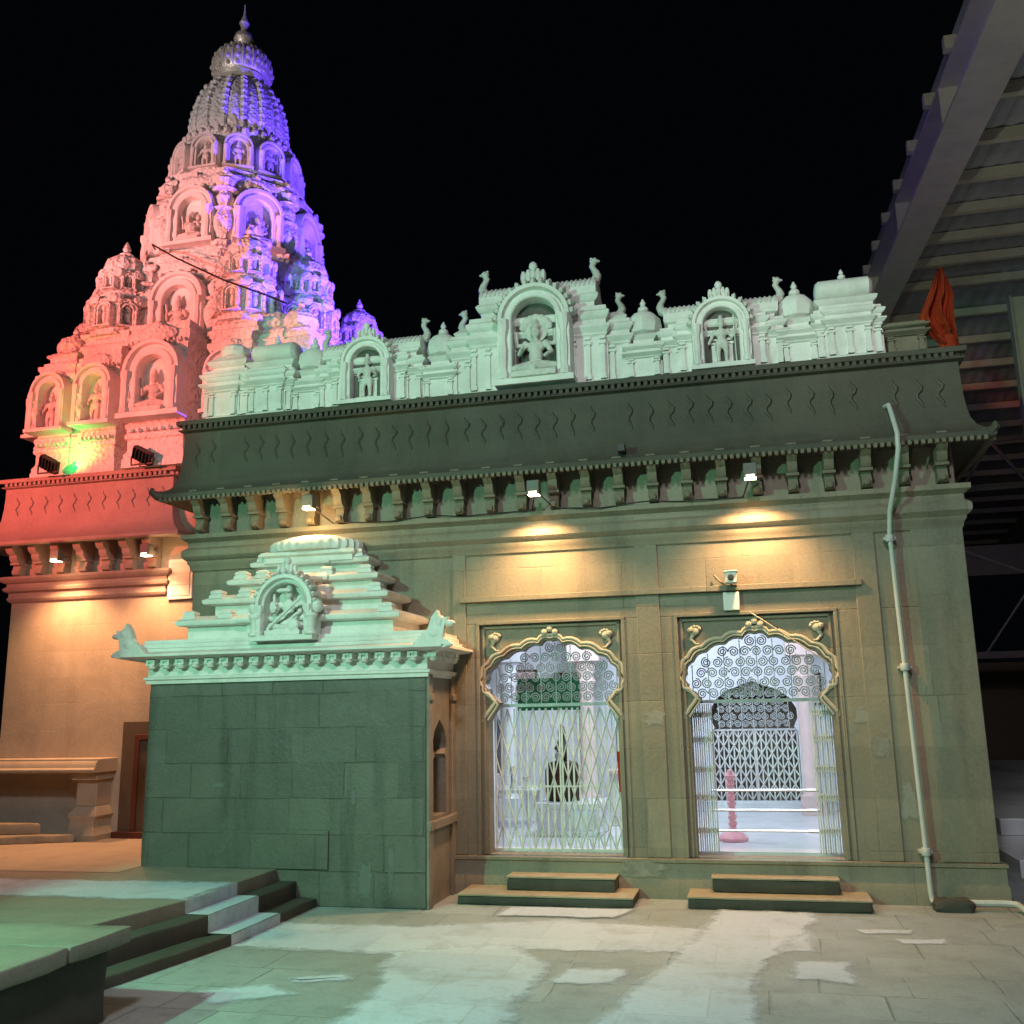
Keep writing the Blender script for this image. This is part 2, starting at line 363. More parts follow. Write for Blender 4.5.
# arches ---------------------------------------------------------------
def arch(a, h, n=14, b=None):
    b = b or a
    return [(-a, 0), (-a, h * .5)] + [(-a * math.cos(math.pi * i / n), h + b * math.sin(math.pi * i / n)) for i in range(n + 1)] + [(a, h * .5), (a, 0)]
def arch_bay(a, h, d, petals=0, sills=True, x=0, y=0, z=0, rec=.6):
    """arched niche that stands d proud of the wall plane y, with stepped hood and a recess"""
    m = MB()
    steps = [(1, 0), (1, d * .7), (.97, d), (.86, d), (.83, d * .72), (.76, d * .72), (.73, d * .9), (rec + .03, d * .9), (rec, d * .84), (rec, .012)]
    m.loft([[(px, -yy, pz) for px, pz in arch(a * s, h)] for s, yy in steps], (False, True))
    if petals:
        for k in range(petals):
            t = math.pi * (k + .5) / petals; q = a * 1.04
            m.ell((-q * math.cos(t), -d * .6, h + q * math.sin(t)), (a * .10, d * .5, a * .10), 6, 4)
            m.ell((-q * 1.09 * math.cos(t), -d * .6, h + q * 1.09 * math.sin(t)), (a * .05, d * .3, a * .06), 5, 4)
    if sills:
        m.box(-a * 1.06, a * 1.06, -d * 1.15, 0, -a * .16, 0)
        for s in (-1, 1):          # little columns carrying the hood
            c = s * a * .82
            m.lathe([(a * .15, 0), (a * .15, h * .1), (a * .10, h * .16), (a * .13, h * .45), (a * .09, h * .7), (a * .16, h * .86), (a * .16, h)], 8, (c, -d * .95, 0))
    if x or y or z: m.v = [(p[0] + x, p[1] + y, p[2] + z) for p in m.v]
    return m

# figures ---------------------------------------------------------------
def cap(m, p, q, r0, r1):
    p, q = Vector(p), Vector(q); n = max(2, int((q - p).length / (min(r0, r1) * .55)))
    for i in range(n + 1):
        t = i / n; m.ell(p.lerp(q, t), r0 + (r1 - r0) * t, 8, 6)
def remeshed(m, name, mat, voxel):
    me = m.mesh(name + '_raw', mat, smooth=0); o = place(name, me)
    r = o.modifiers.new('r', 'REMESH'); r.mode = 'VOXEL'; r.voxel_size = voxel
    sm = o.modifiers.new('s', 'SMOOTH'); sm.iterations = 1; sm.factor = .25
    dg = bpy.context.evaluated_depsgraph_get(); dg.update()
    out = bpy.data.meshes.new_from_object(o.evaluated_get(dg)); out.name = name
    bpy.data.objects.remove(o); bpy.data.meshes.remove(me)
    out.polygons.foreach_set('use_smooth', [True] * len(out.polygons))
    if not out.materials: out.materials.append(M[mat])
    return out
def fig_standing(k=0):
    m = MB()
    m.ell((0, -.02, .80), (.062, .066, .078)); m.ell((0, 0, .885), (.066, .06, .05)); m.ell((0, 0, .94), (.04, .04, .06))
    m.ell((0, -.075, .80), (.018, .02, .02)); m.ell((-.065, 0, .79), (.018, .02, .04)); m.ell((.065, 0, .79), (.018, .02, .04))
    cap(m, (0, 0, .74), (0, 0, .70), .035, .045)
    m.ell((0, 0, .625), (.125, .075, .10)); m.ell((0, .0, .53), (.085, .065, .09)); m.ell((0, 0, .44), (.115, .08, .085))
    for s in (-1, 1):
        cap(m, (s * .06, 0, .42), (s * .075, -.03, .24), .068, .05); cap(m, (s * .075, -.03, .24), (s * .07, .0, .06), .048, .034)
        m.ell((s * .08, -.045, .045), (.04, .075, .03))
        cap(m, (s * .125, 0, .67), (s * .19, -.01, .53), .042, .034)
        if k == 0: cap(m, (s * .19, -.01, .53), (s * .13, -.10, .44 if s < 0 else .60), .032, .026)
        else: cap(m, (s * .19, -.01, .53), (s * .24, -.05, .70 if s > 0 else .42), .032, .026)
        if k == 1: cap(m, (s * .12, .02, .66), (s * .26, .02, .60), .03, .026); cap(m, (s * .26, .02, .60), (s * .29, .0, .78), .026, .03)
    m.ell((0, .01, .36), (.14, .075, .05)); m.box(-.20, .20, -.13, .09, -.01, .03)
    if k == 1: cap(m, (.24, -.05, .95), (.25, -.06, .04), .016, .016)
    return m
def fig_seated(k=0):
    m = MB()
    if k == 1:      # broad head with trunk and large ears, round belly
        m.ell((0, -.03, .72), (.105, .10, .105)); m.ell((0, 0, .84), (.07, .06, .07))
        for s in (-1, 1): m.ell((s * .145, .02, .71), (.075, .03, .10))
        cap(m, (0, -.12, .69), (.02, -.19, .52), .045, .032); cap(m, (.02, -.19, .52), (-.09, -.19, .44), .03, .024)
        m.ell((0, -.03, .40), (.185, .155, .185))
    else:
        m.ell((0, -.02, .74), (.078, .08, .095)); m.ell((0, .0, .84), (.08, .07, .05)); m.ell((0, 0, .90), (.045, .045, .07))
        m.ell((0, -.095, .74), (.018, .022, .022))
        cap(m, (0, 0, .66), (0, 0, .60), .04, .05)
        m.ell((0, 0, .52), (.145, .09, .11)); m.ell((0, 0, .38), (.115, .09, .12))
    for s in (-1, 1):
        cap(m, (s * .08, -.02, .22), (s * .29, -.10, .17), .085, .062); cap(m, (s * .29, -.10, .17), (-s * .02, -.22, .13), .058, .042)
        cap(m, (s * .155, 0, .58), (s * .24, -.03, .42), .048, .04)
        cap(m, (s * .24, -.03, .42), (s * .17, -.16, .32 if s > 0 else .48), .038, .03)
        cap(m, (s * .15, .03, .58), (s * .29, .03, .56), .04, .032); cap(m, (s * .29, .03, .56), (s * .30, .0, .76), .032, .038)
    m.ell((0, 0, .2), (.2, .13, .1)); m.box(-.34, .34, -.26, .12, -.01, .08)
    if k == 2:     # hooded crown of snakes fanned behind the head
        for i in range(7):
            t = R(20 + i * 140 / 6); m.ell((.21 * math.cos(t), .05, .80 + .20 * math.sin(t)), (.062, .04, .075))
        m.ell((0, .06, .80), (.2, .03, .2))
    return m
def fig_finial():
    """curled beast finial, tail up"""
    m = MB(); pts = [(0, 0), (.05, .10), (.10, .24), (.08, .40), (.02, .54), (-.02, .66), (.02, .78)]; rs = [.15, .14, .12, .10, .085, .085, .09]
    for i in range(len(pts) - 1): cap(m, (pts[i][0], 0, pts[i][1]), (pts[i + 1][0], 0, pts[i + 1][1]), rs[i], rs[i + 1])
    m.ell((.03, 0, .86), (.12, .09, .11)); m.ell((.13, 0, .84), (.07, .05, .05)); m.ell((-.04, 0, .97), (.04, .04, .06)); m.ell((.05, 0, .96), (.05, .04, .05))
    cap(m, (-.10, 0, .06), (-.26, 0, .02), .08, .03); m.ell((.15, 0, .28), (.06, .06, .09)); m.box(-.2, .16, -.12, .12, -.02, .05)
    return m
STAT = {}
for key, mk, v in (('stand', fig_standing(0), .012), ('guard', fig_standing(1), .012), ('sit', fig_seated(0), .013), ('belly', fig_seated(1), .013), ('hood', fig_seated(2), .013), ('beast', fig_finial(), .022)):
    STAT[key] = remeshed(mk, 'statue_' + key, 'statue', v)
STAT['beast'].materials[0] = M['white2']

# ------------------------------------------------------------------ setting: ground, terrace, paths
def jag(poly, amp, step=.12):
    out = []
    for i in range(len(poly)):
        a, b = Vector(poly[i]), Vector(poly[(i + 1) % len(poly)]); n = max(1, int((b - a).length / step))
        for k in range(n):
            q = a.lerp(b, k / n); out.append((q.x + rng.uniform(-amp, amp), q.y + rng.uniform(-amp, amp)))
    return out
def sheet(name, poly, z, mat, kind='structure', amp=.006, under=0, fade=.11):
    """thin coat of worn paint: solid inside, breaking up towards its edge"""
    p = jag(poly, 0, .15); n = len(p)
    area = sum(poly[k - 1][0] * poly[k][1] - poly[k][0] * poly[k - 1][1] for k in range(len(poly)))
    if area < 0: p = p[::-1]
    span = min(max(c) - min(c) for c in zip(*poly)); fade = min(fade, span * .28)
    inner = offset(p, -fade); outer = offset(p, fade)
    me = bpy.data.meshes.new(name)
    tri = geometry.tessellate_polygon([[Vector((x, y, 0)) for x, y in inner]])
    vs = [(x, y, z) for x, y in inner] + [(x, y, z) for x, y in outer]
    fs = [tuple(t) for t in tri] + [(k, (k + 1) % n, (k + 1) % n + n, k + n) for k in range(n)]
    me.from_pydata(vs, [], fs)
    at = me.attributes.new('coat', 'FLOAT', 'POINT')
    at.data.foreach_set('value', [1.0] * n + [0.0] * n)
    me.materials.append(M[mat])
    bm = bmesh.new(); bm.from_mesh(me); bmesh.ops.recalc_face_normals(bm, faces=bm.faces); bm.to_mesh(me); bm.free()
    return tag(place(name, me), kind=kind)
g = MB(); g.add([(-70, -40, 0), (70, -40, 0), (70, 90, 0), (-70, 90, 0)], [(0, 1, 2, 3)])
tag(g.build('ground', 'slab', smooth=0), kind='structure')
TZ = .30
def edge(off): return [(-3.72 - off, -.775), (-3.72 - off, -2.2), (-3.90 - off, -3.3), (-4.15 - off, -5.2)]
tr = MB()
e = edge(.38); tr.loft([[(x, y, z) for x, y in [(-40, 1.045), (-40, -5.2)] + e[::-1] + [(-5.40, -.775), (-5.40, 1.045)]] for z in (-.1, TZ)], (False, True))
tag(tr.build('terrace', 'terrace', bevel=.008, smooth=0), kind='structure')
st = MB()
for o0, o1, z in ((0, .19, .075), (.19, .38, .20)):
    a, b = edge(o0), edge(o1)
    st.loft([[(x, y, zz) for x, y in b + a[::-1]] for zz in (-.1, z)], (False, True))
tag(st.build('steps', 'step', rough=.007), kind='structure')
# worn white paint: lane along the front, over the steps, and two lanes towards the lens
sheet('painted_path', [(-3.72, -2.22), (-3.72, -1.42), (-2.6, -1.40), (-1.6, -1.0), (-.62, -1.15), (-.1, -1.25), (.28, -1.2), (.30, -1.75), (-.5, -1.9), (-1.5, -2.0), (-2.6, -2.25)], .004, 'path', under=.003)
sheet('painted_path', [(-.36, -.47), (.33, -.47), (.36, -.8), (.12, -1.6), (-.08, -2.4), (-.10, -3.3), (-.1, -4.3), (-1.15, -4.3), (-.88, -3.4), (-.70, -2.4), (-.50, -1.4)], .008, 'path', fade=.10)
sheet('painted_path', [(-2.55, -2.2), (-1.75, -1.85), (-1.35, -2.4), (-1.38, -3.2), (-1.3, -4.2), (-2.25, -4.2), (-2.25, -3.3), (-2.35, -2.8)], .008, 'path', amp=.02, under=.003)
sheet('painted_path', [(-2.05, -.60), (-1.05, -.56), (-1.15, -.92), (-2.1, -.95)], .012, 'path', fade=.06)
sheet('painted_path', [(-7.5, -2.28), (-7.5, -1.62), (-4.1, -1.5), (-4.1, -2.22)], TZ + .004, 'path', under=.003)
for x0, x1, z in ((-3.91, -3.724, .079), (-4.10, -3.912, .204)):
    sheet('painted_path', [(x0, -2.2), (x1, -2.2), (x1, -1.46), (x0, -1.46)], z, 'path', fade=.012)
for x, z0, z1 in ((-3.716, .004, .075), (-3.906, .08, .20), (-4.096, .205, TZ)):   # painted risers
    m = MB(); m.box(x - .003, x, -2.2, -1.46, z0, z1); tag(m.build('painted_path', 'path_solid', smooth=0), kind='structure')
for pts in ([(.62, -1.05), (1.0, -1.0), (.98, -1.14), (.66, -1.16)], [(.83, -1.3), (1.18, -1.26), (1.15, -1.42), (.88, -1.44)], [(.15, -2.05), (.5, -2.0), (.46, -2.5), (.12, -2.46)],
            [(-1.25, -2.45), (-.86, -2.4), (-.9, -2.75), (-1.3, -2.78)], [(-3.35, -3.3), (-2.95, -3.1), (-2.7, -3.25), (-3.1, -3.5)], [(-2.9, -2.95), (-2.6, -2.8), (-2.5, -2.9), (-2.85, -3.05)]):
    sheet('painted_path', pts, .006, 'path', fade=.085)

# ================================================================== THE HALL
HX0, HX1, HY1 = -5.53, 1.83, 5.0
HC = (HX0 + HX1) / 2
hall = thing('temple_hall', (HC, 0, 0), 'long dark stone temple hall with two arched doorways and a white carved parapet', 'temple hall')
HP = rect(HX0, HX1, 0, HY1)
DOORS = (-1.80, .055); DW = .69
m = MB()
m.box(HX0, DOORS[0] - DW, 0, .42, .325, 2.41); m.box(DOORS[0] + DW, DOORS[1] - DW, 0, .42, .325, 2.41); m.box(DOORS[1] + DW, HX1, 0, .42, .325, 2.41)
m.box(HX0, HX1, 0, .42, 2.41, 4.62)
m.box(HX0, HX0 + .4, .42, HY1, 0, 4.62); m.box(HX1 - .4, HX1, .42, HY1, 0, 4.62); m.box(HX0 + .4, HX1 - .4, HY1 - .3, HY1, 0, 4.62)
m.box(HX0 + .4, HX1 - .4, .42, HY1 - .3, 4.5, 4.62)
m.box(HX0, HX1, 0, .42, 0, .2)
# flat pilaster strips between the bays
for x0, x1 in ((-2.73, -2.60), (-.98, -.77), (.93, 1.12), (1.42, HX1 + .012)):
    m.box(x0, x1, -.018, 0, .33, 3.10)
m.build('wall', 'hall', hall, bevel=.006)
m = MB(); m.ring(HP, [(.0, .0), (.055, .0), (.055, .15), (.045, .165), (.045, .29), (.06, .30), (.06, .325), (0, .327)], (False, False)); m.build('plinth', 'hall', hall)
m = MB(); m.box(-2.66, .98, -.055, 0, 2.615, 2.665); m.build('string_course', 'hall', hall, bevel=.004)
m = MB(); m.ring(HP, [(0, 3.06), (.02, 3.075), (.03, 3.12), (.05, 3.15), (.05, 3.17), (.075, 3.19), (.095, 3.215), (.095, 3.27), (.085, 3.285), (.05, 3.31), (.045, 3.36), (.075, 3.385), (.10, 3.40), (.10, 3.445), (0, 3.45)], (False, False))
m.build('cornice', 'hall', hall)
# brackets under the eave
bp_ = [(0, 3.46), (-.10, 3.46), (-.135, 3.475), (-.15, 3.51), (-.125, 3.55), (-.12, 3.60), (-.17, 3.63), (-.205, 3.67), (-.215, 3.72), (-.27, 3.75), (-.30, 3.80), (-.30, 3.87), (0, 3.87)]
bp_ = [(y * .88, z) for y, z in bp_]
m = MB(); m.prism_x(bp_, -.042, .042)
m.box(-.055, .055, -.155, 0, 3.60, 3.625); m.box(-.055, .055, -.275, 0, 3.80, 3.84); m.ell((0, -.128, 3.50), (.035, .03, .03), 8, 5)
bme = m.mesh('bracket', 'bracket')
for i in range(24): place('bracket', bme, hall, (HX0 + .12 + i * .3096 - HC, -.012, 0))
m = MB()
for i in range(24):                    # small carved figures between the left-hand brackets
    pass
EAVE = [(0, 3.86), (.26, 3.80), (.285, 3.785), (.305, 3.80), (.305, 3.84), (.245, 3.875), (.185, 3.93), (.148, 4.01), (.13, 4.11), (.118, 4.25), (.112, 4.40), (.112, 4.53)]
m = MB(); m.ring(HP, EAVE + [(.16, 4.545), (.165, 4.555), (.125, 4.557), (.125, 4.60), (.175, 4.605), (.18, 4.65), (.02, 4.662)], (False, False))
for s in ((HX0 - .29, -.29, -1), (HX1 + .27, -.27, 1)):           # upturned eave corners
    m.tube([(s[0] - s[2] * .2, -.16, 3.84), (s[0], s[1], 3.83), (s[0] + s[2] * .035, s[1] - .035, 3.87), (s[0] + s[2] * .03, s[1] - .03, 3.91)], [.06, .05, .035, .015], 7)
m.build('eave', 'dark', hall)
def dentils(name, mat, parent, poly_sides, z0, z1, out, wdt, gap):
    m = MB()
    for (x0, y0), (x1, y1) in poly_sides:
        a, b = Vector((x0, y0)), Vector((x1, y1)); d = (b - a).normalized(); nrm = Vector((d.y, -d.x)); n = int((b - a).length / gap)
        for i in range(n):
            p = a + d * (gap * (i + .5)); q = d * wdt / 2; o = nrm * out
            c = [p - q, p + q, p + q + o, p - q + o]
            m.loft([[(v.x, v.y, z) for v in c] for z in (z0, z1)])
    return m.build(name, mat, parent, smooth=0)
def sides(poly, d, n): 
    q = offset(poly, d); return [(q[i], q[(i + 1) % len(q)]) for i in range(n)]
dentils('dentil_trim', 'dark', hall, sides(HP, .122, 2), 4.558, 4.604, .045, .034, .062)
dentils('eave_fringe', 'bracket', hall, sides(HP, .26, 2), 3.765, 3.80, .045, .03, .055)
def eoff(prof, z):
    for (d0, z0), (d1, z1) in zip(prof, prof[1:]):
        if z0 <= z <= z1 and z1 > z0: return d0 + (d1 - d0) * (z - z0) / (z1 - z0)
    return prof[-1][0]
m = MB(); x = HX0 + .05
while x < HX1 - .05:
    for sh in (0,):
        j_ = rng.uniform(-.02, .02); zs = [j_ + q for q in (4.42, 4.38, 4.34, 4.31, 4.28, 4.24, 4.19, 4.155 + rng.uniform(-.015, .015))]; xs = [0, .012, .040, .034, .008, .002, .03, .042]
        f_ = rng.uniform(.75, 1.3)
        if rng.random() > .06: m.tube([(x - .02 + dx * f_, -eoff(EAVE[4:], z) - .002, z) for dx, z in zip(xs, zs)], [.008, .016, .02, .017, .017, .02, .015, .007], 5)
    x += .182 + rng.uniform(-.012, .012)
m.build('carved_relief', 'dark', hall)
m = MB(); m.box(-1.055, -.985, -.345, -.25, 3.90, 3.975); tag(m.build('vent_block', 'black', None, bevel=.004), 'small black square box fixed low on the dark eave above the doors', 'junction box')

def patch(cx, cz, w2, h2, y, mat, par, seed):
    r = random.Random(seed); n = 26; inner = []; outer = []
    for k in range(n):
        a = 2 * math.pi * k / n; q = 1 + r.uniform(-.22, .22)
        ex = math.copysign(abs(math.cos(a)) ** .6, math.cos(a)) * w2 * q; ez = math.copysign(abs(math.sin(a)) ** .6, math.sin(a)) * h2 * q
        inner.append((cx + ex * .55, y, cz + ez * .55)); outer.append((cx + ex, y, cz + ez))
    rl = root_loc(par); me = bpy.data.meshes.new('stain')
    me.from_pydata([(x - rl.x, yy - rl.y, z - rl.z) for x, yy, z in inner + outer], [], [tuple(range(n))] + [(k, n + k, n + (k + 1) % n, (k + 1) % n) for k in range(n)])
    me.attributes.new('coat', 'FLOAT', 'POINT').data.foreach_set('value', [.75] * n + [0.0] * n); me.materials.append(M[mat]); place('stain', me, par)
for k, (cx, cz, w2, h2, y, mt) in enumerate(((-1.02, .25, .26, .10, -.0625, 'wash'), (-.86, 1.52, .13, .10, -.0205, 'wash'), (.90, 1.50, .11, .09, -.003, 'wash'), (1.02, 1.25, .12, .12, -.0205, 'wash'), (1.2, .8, .10, .20, -.003, 'wash'))):
    patch(cx, cz, w2, h2, y, mt, hall, k)
# doorways -----------------------------------------------------------------
def door_outline(s=0.0, wide=True):
    """multifoil arch, half outline mirrored; s shrinks it"""
    pts = [(.655, .33), (.655, 1.50), (.64, 1.545), (.60, 1.60), (.555, 1.655), (.54, 1.69), (.565, 1.715), (.60, 1.76)]
    lobes = [(.655, 1.83), (.665, 1.93), (.60, 2.045), (.47, 2.135), (.29, 2.20), (.12, 2.245), (0, 2.285)]
    prev = pts[-1]
    for q in lobes:
        c = Vector(((prev[0] + q[0]) / 2, (prev[1] + q[1]) / 2)); d = Vector(q) - Vector(prev); nn = Vector((d.y, -d.x)).normalized()
        if nn.dot(c - Vector((0, 1.75))) < 0: nn = -nn
        for t in (.25, .5, .75):
            p = Vector(prev).lerp(Vector(q), t) + nn * (.028 * math.sin(math.pi * t)); pts.append((p.x, p.y))
        pts.append(q); prev = q
    k = []
    for x, z in pts: k.append((x * (1 - s / .66), z if z <= .34 else (z - s * max(0, min(1, (z - 1.55) / .6)))))
    return k + [(-x, z) for x, z in k[:-1]][::-1]
def spiral(m, cx, cz, y, r, turns=2.0, hand=1, ph=0, rad=.0056):
    n = 26; m.tube([(cx + hand * r * (1 - .85 * t / n) * math.cos(ph + turns * 2 * math.pi * t / n), y, cz + r * (1 - .85 * t / n) * math.sin(ph + turns * 2 * math.pi * t / n)) for t in range(n + 1)], rad, 4)
def inside(poly, x, z):
    c = False
    for i in range(len(poly)):
        (x0, z0), (x1, z1) = poly[i - 1], poly[i]
        if (z0 > z) != (z1 > z) and x < (x1 - x0) * (z - z0) / (z1 - z0) + x0: c = not c
    return c
def scroll_panel(m, cx, y, z0, outl, halfw, top):
    r = .050; row = 0; z = z0 + r + .01
    while z < top:
        n = int(halfw / (2 * r)) + 1
        for i in range(-n, n + 1):
            px = (i + (.5 if row % 2 else 0)) * 2 * r
            if inside(outl, px + (r * .8 if px > 0 else -r * .8), z + r * .55) and inside(outl, px, z): spiral(m, cx + px, z, y, r * .96, 2.1, 1 if i % 2 else -1, math.pi / 2 * (row % 2))
        z += 2 * r * .93; row += 1
    for k in range(-4, 5):
        x = k * .145
        zt = max([zz for zz in [z0 + .01 * q for q in range(80)] if inside(outl, x, zz)] or [z0])
        if zt > z0 + .05: m.box(cx + x - .004, cx + x + .004, y - .004, y + .004, z0, zt)
def lattice(m, x0, x1, y, z0, z1, step, dia_h, bar=.0078, phase=0, dr=.0068):
    n = max(2, round((x1 - x0) / step)); s = (x1 - x0) / n
    for i in range(n + 1): m.box(x0 + i * s - bar, x0 + i * s + bar, y - .006, y + .006, z0, z1)
    rows = max(1, round((z1 - z0) / dia_h)); h = (z1 - z0) / rows
    for rrow in range(rows):
        for i in range(n):
            a, b = x0 + i * s, x0 + (i + 1) * s; za, zb = z0 + rrow * h, z0 + (rrow + .5) * h; zc = za + h
            if (i + phase) % 2: a, b = b, a
            for p, q in (((a, za), (b, zb)), ((b, zb), (a, zc))):
                m.tube([(p[0], y - .011, p[1]), (q[0], y - .011, q[1])], dr, 4)
OUT = door_outline(); INN = door_outline(.05)
for di, dx in enumerate(DOORS):
    m = MB()
    m.plate([(dx - DW, .33), (dx + DW, .33), (dx + DW, 2.405), (dx - DW, 2.405)], [(dx + x, z + (.002 if z < .34 else 0)) for x, z in INN], .042, .20)
    d = m.build('doorway', 'hall', hall)
    m = MB()       # square moulding round the recess
    for s in (-1, 1):
        m.box(dx + s * DW - .016, dx + s * DW + .016, -.012, .02, .328, 2.43); m.box(dx + s * (DW - .05) - .012, dx + s * (DW - .05) + .012, .02, .042, .33, 2.39)
    m.box(dx - DW - .016, dx + DW + .016, -.014, .02, 2.40, 2.432); m.box(dx - DW + .04, dx + DW - .04, .02, .042, 2.36, 2.385)
    m.build('door_frame', 'hall', d, bevel=.005)
    m = MB(); path = [(dx + x, .034, z) for x, z in OUT if z > 1.5]
    m.tube(path, .018, 8); m.tube([(dx + (p[0] - dx) * .955, .03, p[2] - .026) for p in path], .010, 6)
    for k in (-1, 0, 1): m.ell((dx + k * .05, .025, 2.315 + (.03 if k == 0 else 0)), (.035, .03, .035), 8, 5)
    for s in (-1, 1):
        m.tube([(dx + s * .60, .06, 1.60), (dx + s * .64, .05, 1.56), (dx + s * .655, .04, 1.50)], [.018, .022, .016], 7)
    m.build('arch_trim', 'trim', d)
    m = MB()
    m.plate([(dx + x, z) for x, z in INN if z > .34], [(dx + x * .93, z - .02 * (z > 1.7)) for x, z in INN if z > .34], .20, .34) if False else None
    for s in (-1, 1):     # peacock bosses in the spandrels
        m = MB(); c = Vector((dx + s * .53, .025, 2.27))
        m.ell(c, (.05, .035, .04), 10, 6); m.ell(c + Vector((s * .03, -.03, .012)), (.03, .03, .026), 8, 5); m.ell(c + Vector((-s * .035, 0, .025)), (.03, .02, .03), 8, 5)
        for k in range(5): m.ell(c + Vector((-s * .01 + .045 * math.cos(.6 + k * .55), -.01, .045 * math.sin(.6 + k * .55))), (.017, .02, .017), 6, 4)
        m.tube([c + Vector((s * .01, 0, -.03)), c + Vector((s * .03, 0, -.07)), c + Vector((-s * .005, 0, -.11)), c + Vector((-s * .04, 0, -.115))], [.022, .018, .012, .006], 6)
        m.build('rosette', 'trim', d)
    for s in (-1, 1):     # deep jamb lining of the opening
        m = MB(); m.box(dx + s * .66 - .03, dx + s * .66 + .03, .205, .42, .326, 1.62); m.build('jamb', 'interior', d)
    gt = MB(); y = .26
    scroll_panel(gt, dx, y, 1.66, INN, .6, 2.2)
    gt.box(dx - .62, dx + .62, y - .012, y + .012, 1.635, 1.665)
    gt.build('scroll_grille', 'scroll', d)
    if di == 0:
        g1 = MB(); lattice(g1, dx - .60, dx + .02, y, .36, 1.62, .06, .42); lattice(g1, dx + .042, dx + .62, y, .36, 1.62, .055, .31, phase=1)
        g1.box(dx - .62, dx + .62, y - .02, y + .02, .335, .36); g1.box(dx - .30, dx + .62, y - .008, y + .004, .90, .915)
        g1.build('collapsible_gate', 'iron', d)
    else:
        for x0, x1 in ((dx - .625, dx - .43), (dx + .43, dx + .635)):      # folded open to each side
            g1 = MB(); n = 11
            for i in range(n):
                x = x0 + (x1 - x0) * i / (n - 1); g1.box(x - .005, x + .005, y - .02 - .03 * (i % 2), y + .02 - .03 * (i % 2), .345, 1.63)
            for z in (.50, .78, 1.02, 1.28, 1.5):
                for i in range(n - 1):
                    a = x0 + (x1 - x0) * i / (n - 1); b = x0 + (x1 - x0) * (i + 1) / (n - 1)
                    g1.tube([(a, y - .055, z), (b, y - .055, z + .07)], .004, 4); g1.tube([(b, y - .06, z), (a, y - .06, z + .07)], .004, 4)
            g1.build('collapsible_gate', 'iron', d)

# interior -------------------------------------------------------------------
m = MB(); m.box(HX0 + .42, HX1 - .42, .425, 4.69, .2, .33); m.build('hall_floor', 'marble', hall)
m = MB(); m.box(HX0 + .42, HX1 - .42, .425, 4.69, 3.05, 3.1); m.box(HX0 + .41, HX0 + .45, .43, 4.69, .33, 3.05); m.box(HX1 - .45, HX1 - .41, .43, 4.69, .33, 3.05)
m.box(-4.5, -1.02, 4.30, 4.36, .331, 3.05)
m.build('inner_wall', 'interior', hall)
ia = [(x * .82, z) for x, z in [(.655, .331), (.655, 1.28), (.60, 1.34), (.66, 1.45), (.655, 1.56), (.56, 1.70), (.38, 1.81), (.16, 1.87), (0, 1.92)]]
ia = ia + [(-x, z) for x, z in ia[:-1]][::-1]
m = MB(); m.plate([(-1.02, .3305), (1.4, .3305), (1.4, 3.05), (-1.02, 3.05)], [(x - .01, z + .001) for x, z in ia], 4.10, 4.24)
d = m.build('inner_doorway', 'interior', hall)
m = MB(); scroll_panel(m, -.01, 4.17, 1.32, ia, .5, 1.85); m.box(-.52, .50, 4.15, 4.19, 1.295, 1.32); m.build('scroll_grille', 'iron', d)
m = MB(); lattice(m, -.53, -.02, 4.17, .35, 1.30, .064, .19, .009, 0, .010); lattice(m, 0.0, .51, 4.17, .35, 1.30, .064, .19, .009, 0, .010); m.build('collapsible_gate', 'plastic', d)
m = MB(); m.box(-.9, .9, 3.9, 4.10, .331, .45); m.build('threshold', 'marble', d, bevel=.006)
for px, nm, py in ((.62, 0, 3.6), (-2.05, 0, 3.5), (-3.0, 1, 3.2), (-1.35, 1, 3.7)):
    m = MB(); cx, cy = px, py
    m.box(cx - .14, cx + .14, cy - .14, cy + .14, .331, .55); m.lathe([(.13, .55), (.10, .60), (.10, 1.9), (.13, 1.95), (.10, 2.0), (.15, 2.2)], 12, (cx, cy, 0)); m.box(cx - .2, cx + .2, cy - .2, cy + .2, 2.2, 3.05)
    m.build('pillar', 'marble' if nm else 'board', hall)
for lx, ly, pw in ((-1.7, 1.9, 115), (.1, 2.2, 50)):
    point('hall_tube_light', (lx, ly, 2.75), pw, (.74, .85, 1), .25)
for x0, x1, z0, z1 in ((-3.75, -3.35, .75, 1.55), (-1.8, -1.55, .9, 1.4)):     # flat dark panels on the inner wall, recess shade put into their colour
    m = MB(); a_ = (x1 - x0) / 2; m.loft([[((x0 + x1) / 2 + px, yy, z0 + pz) for px, pz in arch(a_, z1 - z0 - a_)] for yy in (4.285, 4.299)]); m.build('recess', 'far_recess', hall)
for x0, x1, z0, z1, mt in ((-3.2, -2.85, 1.75, 2.15, 'board'), (-2.62, -2.30, 1.72, 2.1, 'far_recess'), (.55, .85, 1.6, 2.0, 'board')):
    m = MB(); yb = 4.298 if x1 < 0 else 4.098; m.box(x0, x1, yb - .03, yb, z0, z1); o = m.build('picture_frame', 'redwood', None, bevel=.004)
    tag(o, {-3.2: 'red framed pale picture on the inner wall behind the closed gate', -2.62: 'red framed grey picture on the inner wall behind the closed gate', .55: 'red framed picture beside the inner lattice doorway'}[x0], 'picture')
    m = MB(); m.box(x0 + .03, x1 - .03, yb - .034, yb - .0305, z0 + .03, z1 - .03); m.build('picture', mt, o)
bell = thing('brass_bell', (-1.36, 1.2, 2.45), 'brass bell hanging on a chain inside the closed gate', 'bell')
